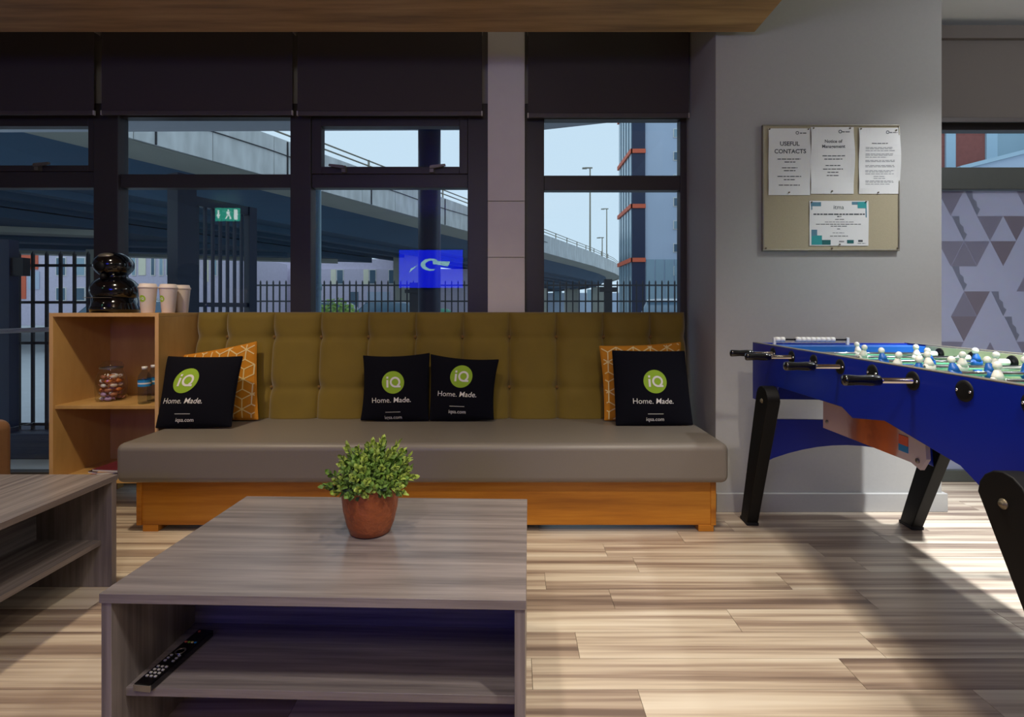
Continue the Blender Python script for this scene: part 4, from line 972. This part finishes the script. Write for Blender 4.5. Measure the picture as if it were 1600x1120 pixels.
sweep([(0.10, 6.0), (0.30, 6.0), (0.30, ZP-0.06), (0.10, ZP-0.06)]).build('parapet_core', M['concd'], fly)
sweep([(12.0, 6.0), (12.2, 6.0), (12.2, ZP), (12.0, ZP)]).build('far_parapet', M['conc'], fly)
pp = MB().box(-1.19, 1.19, 0.0, 0.14, 6.0, ZP).mesh('parapet_panel', M['conc'])
ang = math.atan2(dirv.y, dirv.x)
for k in range(28):
    q = P0+dirv*(-13+2.4*k)-P0
    if k < 26: inst(pp, 'parapet_panel', fly, (q.x, q.y, 0), (0, 0, ang))
i0 = 9
sub = path[8:]
V, Fc = [], []
for i, p in enumerate(path):
    if i < 8: continue
    nn = norm_at(i)
    for (s, z) in ((0, 6.0), (0.14, 6.0), (0.14, ZP), (0, ZP)): q = p+nn*s-P0; V.append((q.x, q.y, z))
k = 4
for i in range(len(path)-9):
    for j in range(4): Fc.append((i*k+j, i*k+(j+1) % 4, (i+1)*k+(j+1) % 4, (i+1)*k+j))
MB().add(V, Fc).build('parapet_curve', M['conc'], fly)
for zz in (ZP+0.28, ZP+0.52): MB().tube([(p+norm_at(i)*0.15-P0).to_3d()+Vector((0, 0, zz)) for i, p in enumerate(path)], 0.035, 6).build('guard_rail', M['alu'], fly)
rpost = MB().box(-0.03, 0.03, 0.1, 0.18, ZP-0.02, ZP+0.55).mesh('rail_post', M['alu'])
for k in range(22): q = dirv*(-12+3.2*k); inst(rpost, 'rail_post', fly, (q.x, q.y, 0), (0, 0, ang))
cab_ = MB(); pts = []
for k in range(30):
    q = dirv*(-13+1.6*k)-nrm2*0.03; pts.append((q.x, q.y, 6.95+0.03*math.sin(k*1.3)))
cab_.tube(pts, 0.02, 6).build('parapet_cable', M['iron'], fly)
drop = MB().box(-0.02, 0.02, -0.05, 0.0, 6.0, 7.5).mesh('cable_drop', M['iron'])
for k in (1, 4, 7, 10, 14): q = dirv*(-5.6+1.6*k); inst(drop, 'cable_drop', fly, (q.x, q.y, 0), (0, 0, ang))
for t in (-5, 22, 44):
    q = dirv*t+nrm2*6.2; MB().box(q.x-1.1, q.x+1.1, q.y-0.7, q.y+0.7, -0.1, 5.02).build('pier', M['concd'], fly)
for (p_, w_) in (((15.2, 92.5), 1.3), ((10.5, 96), 1.2), ((5, 99), 1.2)):
    MB().box(p_[0]-P0.x-w_, p_[0]-P0.x+w_, p_[1]-P0.y-1, p_[1]-P0.y+1, -0.1, 5.1).build('pier', M['concd'], fly)
er = thing('elevated_road', 'second lower road deck seen dark beneath the flyover', 'bridge', (-9.5, 35.0, 0))
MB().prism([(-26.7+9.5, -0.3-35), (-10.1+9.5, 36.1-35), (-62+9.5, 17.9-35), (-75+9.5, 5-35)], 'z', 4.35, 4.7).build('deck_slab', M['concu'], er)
d2 = Vector((0.944, 0.33)); n2 = Vector((-0.33, 0.944)); O2 = Vector((-9.5, 35.0)); E8 = P0+nrm2*8.2
for kk, s_ in enumerate((-14.0, -10.5, -7.0, -3.8, -0.9)):
    q = O2+n2*s_; w = E8-q                    # beam ends where it meets the back of the flyover
    te = (w.x*dirv.y-w.y*dirv.x)/(d2.x*dirv.y-d2.y*dirv.x)
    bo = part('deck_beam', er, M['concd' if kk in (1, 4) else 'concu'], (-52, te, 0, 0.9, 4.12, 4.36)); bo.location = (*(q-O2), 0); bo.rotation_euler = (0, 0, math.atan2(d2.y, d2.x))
for s_ in (-40, -14):
    q = d2*s_+n2*-4.0; part('pier', er, M['concd'], (q.x-0.5, q.x+0.5, q.y-0.5, q.y+0.5, -0.1, 4.13))
# street lamps on the deck
for (px, Y, ytop, lb) in ((922, 66, 262, 'tall street lamp on the flyover, the nearest and tallest'), (948, 92, 326, 'street lamp on the flyover, right of the tallest lamp'), (941, 95, 371, 'faint distant street lamp between the two taller lamps')):
    X = (px-CX)*Y/F; zt = EYE+(CY-ytop)*Y/F
    s_ = thing('street_lamp', lb, 'street lamp', (X, Y, 6.9), 0, 'street lamps on the flyover')
    MB().lathe([(0.13, 0), (0.09, (zt-6.9))], (0, 0, 0), 8).build('mast', M['alu'], s_)
    MB().box(-0.7, 0.3, -0.1, 0.1, zt-6.9-0.1, zt-6.9+0.05).build('lamp_arm', M['alu'], s_); MB().box(-1.0, -0.4, -0.2, 0.2, zt-7.05, zt-6.9).build('lamp_head', M['alu'], s_)
# --- railings
def fence(label, pts, spacing_, ztop, rails, r_, zbot=0.05, posts=True, mat='iron', name='railing_fence'):
    t = thing(name, label, 'fence', (pts[0][0], pts[0][1], -0.08)); o = Vector(pts[0])
    bme = MB().box(-r_, r_, -r_, r_, zbot+0.08, ztop+0.08).add([(-r_, -r_, ztop+0.08), (r_, -r_, ztop+0.08), (r_, r_, ztop+0.08), (-r_, r_, ztop+0.08), (0, 0, ztop+0.08+3*r_)], [(0, 1, 4), (1, 2, 4), (2, 3, 4), (3, 0, 4)]).mesh('fence_bar', M[mat])
    for a, b in zip(pts[:-1], pts[1:]):
        a, b = Vector(a), Vector(b); L = (b-a).length; d = (b-a)/L; an = math.atan2(d.y, d.x); k = int(L/spacing_)
        for i in range(k+1):
            q = a+d*(i*spacing_)-o; inst(bme, 'fence_bar', t, (q.x, q.y, 0), (0, 0, an))
        for z in rails:
            ro = MB().box(0, L, -r_*0.7, r_*0.7, z+0.08-r_*1.2, z+0.08+r_*1.2).build('fence_rail', M[mat], t); ro.location = (*(a-o), 0); ro.rotation_euler = (0, 0, an)
    return t, o
fence('black railing fence in the distance behind the sofa windows', [(-4.7, 9.0), (3.6, 9.0), (4.6, 9.0)], 0.112, 1.56, (1.50, 1.22, 0.15), 0.011)
fence('near black railing fence outside the far left window', [(-4.75, 4.1), (-3.26, 4.1)], 0.111, 1.52, (1.43, 1.135, 0.81, 0.16), 0.009)
fpost = thing('gate_post', 'black gate post with cross arm outside the narrow window', 'gate post', (PX(950, 0, 8.9)[0], 8.9, -0.08))
part('post', fpost, M['iron'], (-0.065, 0.065, -0.05, 0.05, 0, 1.68)); part('cross_arm', fpost, M['iron'], (-0.14, 0.14, -0.06, 0.06, 1.46, 1.54))
fp2 = thing('gate_post', 'black gate post just left of the navy column outside', 'gate post', (PX(648, 0, 8.9)[0], 8.9, -0.08))
part('post', fp2, M['iron'], (-0.08, 0.08, -0.05, 0.05, 0, 1.62)); part('cross_arm', fp2, M['iron'], (-0.16, 0.1, -0.06, 0.06, 1.44, 1.50))
# tall gate
ga, gb = Vector((-2.84, 4.35)), Vector((-2.56, 4.95)); gl_ = (gb-ga).length; gan = math.atan2((gb-ga).y, (gb-ga).x)
tg = thing('entrance_gate', 'tall dark barred gate standing ajar outside the second window', 'gate', (ga.x, ga.y, -0.08), gan)
part('gate_post', tg, M['navy'], (-0.07, 0.09, -0.07, 0.07, 0, 2.3)); part('gate_post', tg, M['navy'], (gl_-0.04, gl_+0.04, -0.04, 0.04, 0, 2.14))
part('top_rail', tg, M['navy'], (0.09, gl_-0.04, -0.03, 0.03, 2.06, 2.14)); part('mid_rail', tg, M['navy'], (0.09, gl_-0.04, -0.02, 0.02, 1.18, 1.22)); part('bottom_rail', tg, M['navy'], (0.09, gl_-0.04, -0.02, 0.02, 0.1, 0.16))
gbm = MB().box(-0.011, 0.011, -0.011, 0.011, 0.1, 2.1).mesh('gate_bar', M['navy'])
for k in range(7): inst(gbm, 'gate_bar', tg, (0.14+k*(gl_-0.2)/6.5, 0, 0))
# near post, kerb, bar for the rail reflection at far left
np_ = thing('entrance_pillar', 'dark navy entrance pillar at the far left outside', 'gate post', (PX(12, 0, 4.0)[0], 4.0, -0.08))
part('post', np_, M['navy'], (-0.05, 0.05, -0.04, 0.04, 0, 1.70)); part('lock_box', np_, M['iron'], (0.05, 0.15, -0.03, 0.03, 1.42, 1.56))
struct(part('kerb_outside', None, M['navy'], (-4.8, -2.9, 3.95, 4.25, -0.08, 0.12), 0.01), 'dark raised kerb under the near railing', 'kerb')
hr = thing('rail_reflection', 'pale slanting bar standing in for a rail reflected in the far left window', 'rail_reflection', (-4.2, 3.75, -0.08))  # solid bar added outdoors in place of an indoor rail's reflection
MB().tube([(-0.6, 0, 0.96), (1.0, 0.06, 1.02)], 0.018, 8).build('rail', M['clip'], hr, True)
for q in (-0.5, 0.9): part('post', hr, M['iron'], (q-0.012, q+0.012, 0.0, 0.024, 0, 0.97))
# --- buildings
def building(name, label, x0, x1, Y, ztop, mat, wins, depth=8, extra=()):
    t = thing(name, label, 'building', ((x0+x1)/2, Y, -0.08)); cx_ = (x0+x1)/2
    part('wall_block', t, M[mat], (x0-cx_, x1-cx_, 0, depth, 0, ztop+0.08))
    fm_ = {}
    for (wx0, wx1, wz0, wz1, pm_) in wins:
        w = part('window_surround', t, M['white'], (wx0-cx_, wx1-cx_, -0.06, 0.02, wz0+0.08, wz1+0.08))
        part('window_pane', w, M[pm_], (wx0-cx_+0.06, wx1-cx_-0.06, -0.075, -0.055, wz0+0.14, wz1+0.02))
    for (ex0, ex1, ez0, ez1, em) in extra: part('cladding_panel', t, M[em], (ex0-cx_, ex1-cx_, -0.05, 0.02, ez0+0.08, ez1+0.08))
    return t
def bpx(Y, x0, x1, y0, y1, pm_): a = PX(x0, y1, Y); b = PX(x1, y0, Y); return (a[0], b[0], a[2], b[2], pm_)
Yb1 = 46
wl_ = [bpx(Yb1, a, a+11, 421, 444, 'pane') for a in (526, 577, 607, 636, 668)]+[bpx(Yb1, 456-i*34, 464-i*34, 418, 434, 'pane') for i in range(2)]
ex_ = [bpx(Yb1, a, a+8, 421, 444, 'creamp') for a in (517, 568, 628)]+[bpx(Yb1, 574, 609, 456, 482, 'clad'), bpx(Yb1, 548, 560, 456, 482, 'pane')]
b1_ = building('brick_building', 'low mauve brick building beyond the fence in the middle windows', PX(385, 0, Yb1)[0], PX(790, 0, Yb1)[0], Yb1, 4.7, 'brickp', wl_, 8, ex_)
c1_ = b1_.location.x; part('upper_storey', b1_, M['brickp'], (PX(385, 0, Yb1)[0]-c1_, PX(612, 0, Yb1)[0]-c1_, 0.3, 8, 4.78, 5.7))
Yb2 = 37
wl2 = []
for (a, b) in ((88, 104), (118, 134), (152, 166), (206, 213), (236, 243), (249, 256), (260, 266), (302, 312), (330, 340)):
    wl2 += [bpx(Yb2, a, b, 402, 431, 'paneL' if a % 4 else 'pane')]
    if a < 160: wl2 += [bpx(Yb2, a, b, 449, 470, 'pane')]
ex2 = [bpx(Yb2, 20, 60, 396, 421, 'orange'), bpx(Yb2, 20, 41, 423, 467, 'orange'), bpx(Yb2, 217, 228, 400, 430, 'creamp'), bpx(Yb2, 318, 326, 402, 440, 'creamp'), bpx(Yb2, 45, 62, 424, 452, 'clad')]
building('brick_building', 'pale mauve building with orange panels seen through the left windows', PX(-120, 0, Yb2)[0], PX(372, 0, Yb2)[0], Yb2, 5.0, 'brickp', wl2, 8, ex2)
# far white building strip right of the navy column
building('white_building', 'low white building far behind the fence in the narrow window', PX(700, 0, 110)[0], PX(1000, 0, 110)[0], 110, 4.6, 'clad', [bpx(110, 735+i*26, 748+i*26, 452, 470, 'paneL') for i in range(8)], 8)
# tower
Yt = 30; tw_ = thing('glass_tower', 'grey clad tower with orange bands in the narrow window', 'building', (6.83, Yt, -0.08))
cA = (0, 0); ZTW = 24
part('grey_block', tw_, M['clad'], (7.62-6.83, 16, 0.15, 3.6, 0, ZTW)); part('dark_glass_front', tw_, M['navy'], (0.02, 7.62-6.83, 0.0, 3.8, 0, ZTW))
for k in range(5): part('glass_strip', tw_, M['paneL'], (-0.02, 0.02, 0.1+k*0.75, 0.55+k*0.75, 0, ZTW), 0)
def tz(py): return EYE+(CY-py)*Yt/F+0.08
for py in (155, 236, 322, 406):
    part('orange_band', tw_, M['orange'], (-0.06, 0.80, -0.07, 0.02, tz(py)-0.12, tz(py)+0.12)); part('orange_band', tw_, M['orange'], (-0.1, 0.02, -0.07, 3.8, tz(py)-0.12, tz(py)+0.12))
for i in range(7):
    py = 200+36*i
    w = part('window_surround', tw_, M['white'], ((1053-CX)*Yt/F-6.83, (1066-CX)*Yt/F-6.83, 0.09, 0.16, tz(py+14), tz(py))); part('window_pane', w, M['pane' if i % 2 else 'paneL'], ((1054-CX)*Yt/F-6.83, (1065-CX)*Yt/F-6.83, 0.07, 0.1, tz(py+13), tz(py+1)))
for i in range(4): part('shop_glass', tw_, M['paneL'], ((1010+15*i-CX)*Yt/F-6.83, (1023+15*i-CX)*Yt/F-6.83, 0.08, 0.16, 0.4, tz(405)))
# brick block beyond the film window
Yr_ = 14; rb = thing('brick_block', 'red brick building with pale blue panels above the film window', 'building', (PX(1540, 0, Yr_)[0], Yr_, -0.08))
q0 = PX(1540, 0, Yr_)[0]
part('wall_block', rb, M['brick'], (-4, 8, 0, 6, 0, 9))
for (a, b, mt) in ((1476, 1491, 'lblcl'), (1539, 1556, 'lblcl'), (1556, 1700, 'paneL')): part('wall_panel', rb, M[mt], (PX(a, 0, Yr_)[0]-q0, PX(b, 0, Yr_)[0]-q0, -0.05, 0.02, 0.2, 8.5))
pz = lambda y_: EYE+(CY-y_)*12.5/F+0.08
MB().prism([(PX(1500, 0, 12.5)[0]-q0, pz(266)), (PX(1800, 0, 12.5)[0]-q0, pz(190)), (PX(1800, 0, 12.5)[0]-q0, 0.5), (PX(1500, 0, 12.5)[0]-q0, 0.5)], 'y', -1.5, -0.2).build('lean_to_gable', M['clad'], rb)
MB().prism([(PX(1495, 0, 12.5)[0]-q0, pz(267)), (PX(1800, 0, 12.5)[0]-q0, pz(190)), (PX(1800, 0, 12.5)[0]-q0, pz(183)), (PX(1495, 0, 12.5)[0]-q0, pz(261))], 'y', -1.6, -0.1).build('lean_to_roof', M['lblcl'], rb)
# --- cars, bush, bin
def car(label, loc, rz, mat):
    t = thing('parked_car', label, 'car', loc, rz, 'cars parked beyond the fence')
    MB().prism([(-2.1, 0.3), (2.1, 0.3), (2.15, 0.7), (1.2, 0.92), (-1.9, 0.98), (-2.15, 0.7)], 'y', -0.85, 0.85).build('car_body', M[mat], t, bevel=0.06)
    MB().prism([(-1.7, 0.95), (1.15, 0.92), (0.45, 1.38), (-0.3, 1.46), (-1.2, 1.40)], 'y', -0.72, 0.72).build('cabin_glass', M['pane'], t, bevel=0.05)
    MB().prism([(-1.25, 1.40), (0.5, 1.36), (0.35, 1.43), (-0.3, 1.50), (-1.15, 1.46)], 'y', -0.7, 0.7).build('roof_panel', M[mat], t, bevel=0.03)
    for wx_ in (-1.35, 1.35):
        for wy in (-0.83, 0.83): MB().lathe([(0.31, -0.1), (0.31, 0.1)], (wx_, wy, 0.31), 18, 0, 'y').build('wheel', M['tyre'], t)
car('white car parked behind the fence below the mauve brick building', (PX(530, 0, 22)[0], 22, -0.08), 0.1, 'carw')
car('silver car parked behind the fence just left of the navy column', (PX(628, 0, 20)[0], 20, -0.08), -0.1, 'carg')
car('white car at the right edge of the narrow window', (PX(1068, 0, 16)[0], 16, -0.08), 0.9, 'carw')
car('white car seen behind the paper cups through the window', (PX(240, 0, 15)[0], 15, -0.08), 0.15, 'carw')
bsh = thing('bush', 'yellow green bush behind the distant fence', 'bush', (PX(525, 0, 17)[0], 17, -0.08))
bb_ = MB(); rb_ = random.Random(4)
for k in range(420):
    t = rb_.uniform(0, 6.28); u = rb_.uniform(-0.2, 1); r = math.sqrt(max(0, 1-u*u)); c = Vector((0.75*r*math.cos(t), 0.5*r*math.sin(t), 0.75+0.7*u))*rb_.uniform(0.75, 1.05)
    a = Vector((rb_.uniform(-1, 1), rb_.uniform(-1, 1), rb_.uniform(-1, 1))).normalized()*0.09; b = a.orthogonal().normalized()*0.05
    bb_.add([c-a, c+b, c+a, c-b], [(0, 1, 2, 3)])
fo = bb_.build('foliage', M['bush'], bsh); fo['kind'] = 'stuff'
MB().tube([(0, 0, 0), (0.02, 0, 0.8)], 0.04, 6).build('stem', M['soil'], bsh)
bn = thing('litter_bin', 'green litter bin right of the navy column outside', 'bin', (PX(693, 0, 12)[0], 12, -0.08))
MB().lathe([(0.2, 0), (0.24, 0.95), (0.25, 0.97)], (0, 0, 0), 16).build('bin_body', M['bing'], bn, True); MB().lathe([(0.26, 0.97), (0.25, 1.06), (0.12, 1.16), (0, 1.18)], (0, 0, 0), 16).build('bin_lid', M['bing'], bn, True)
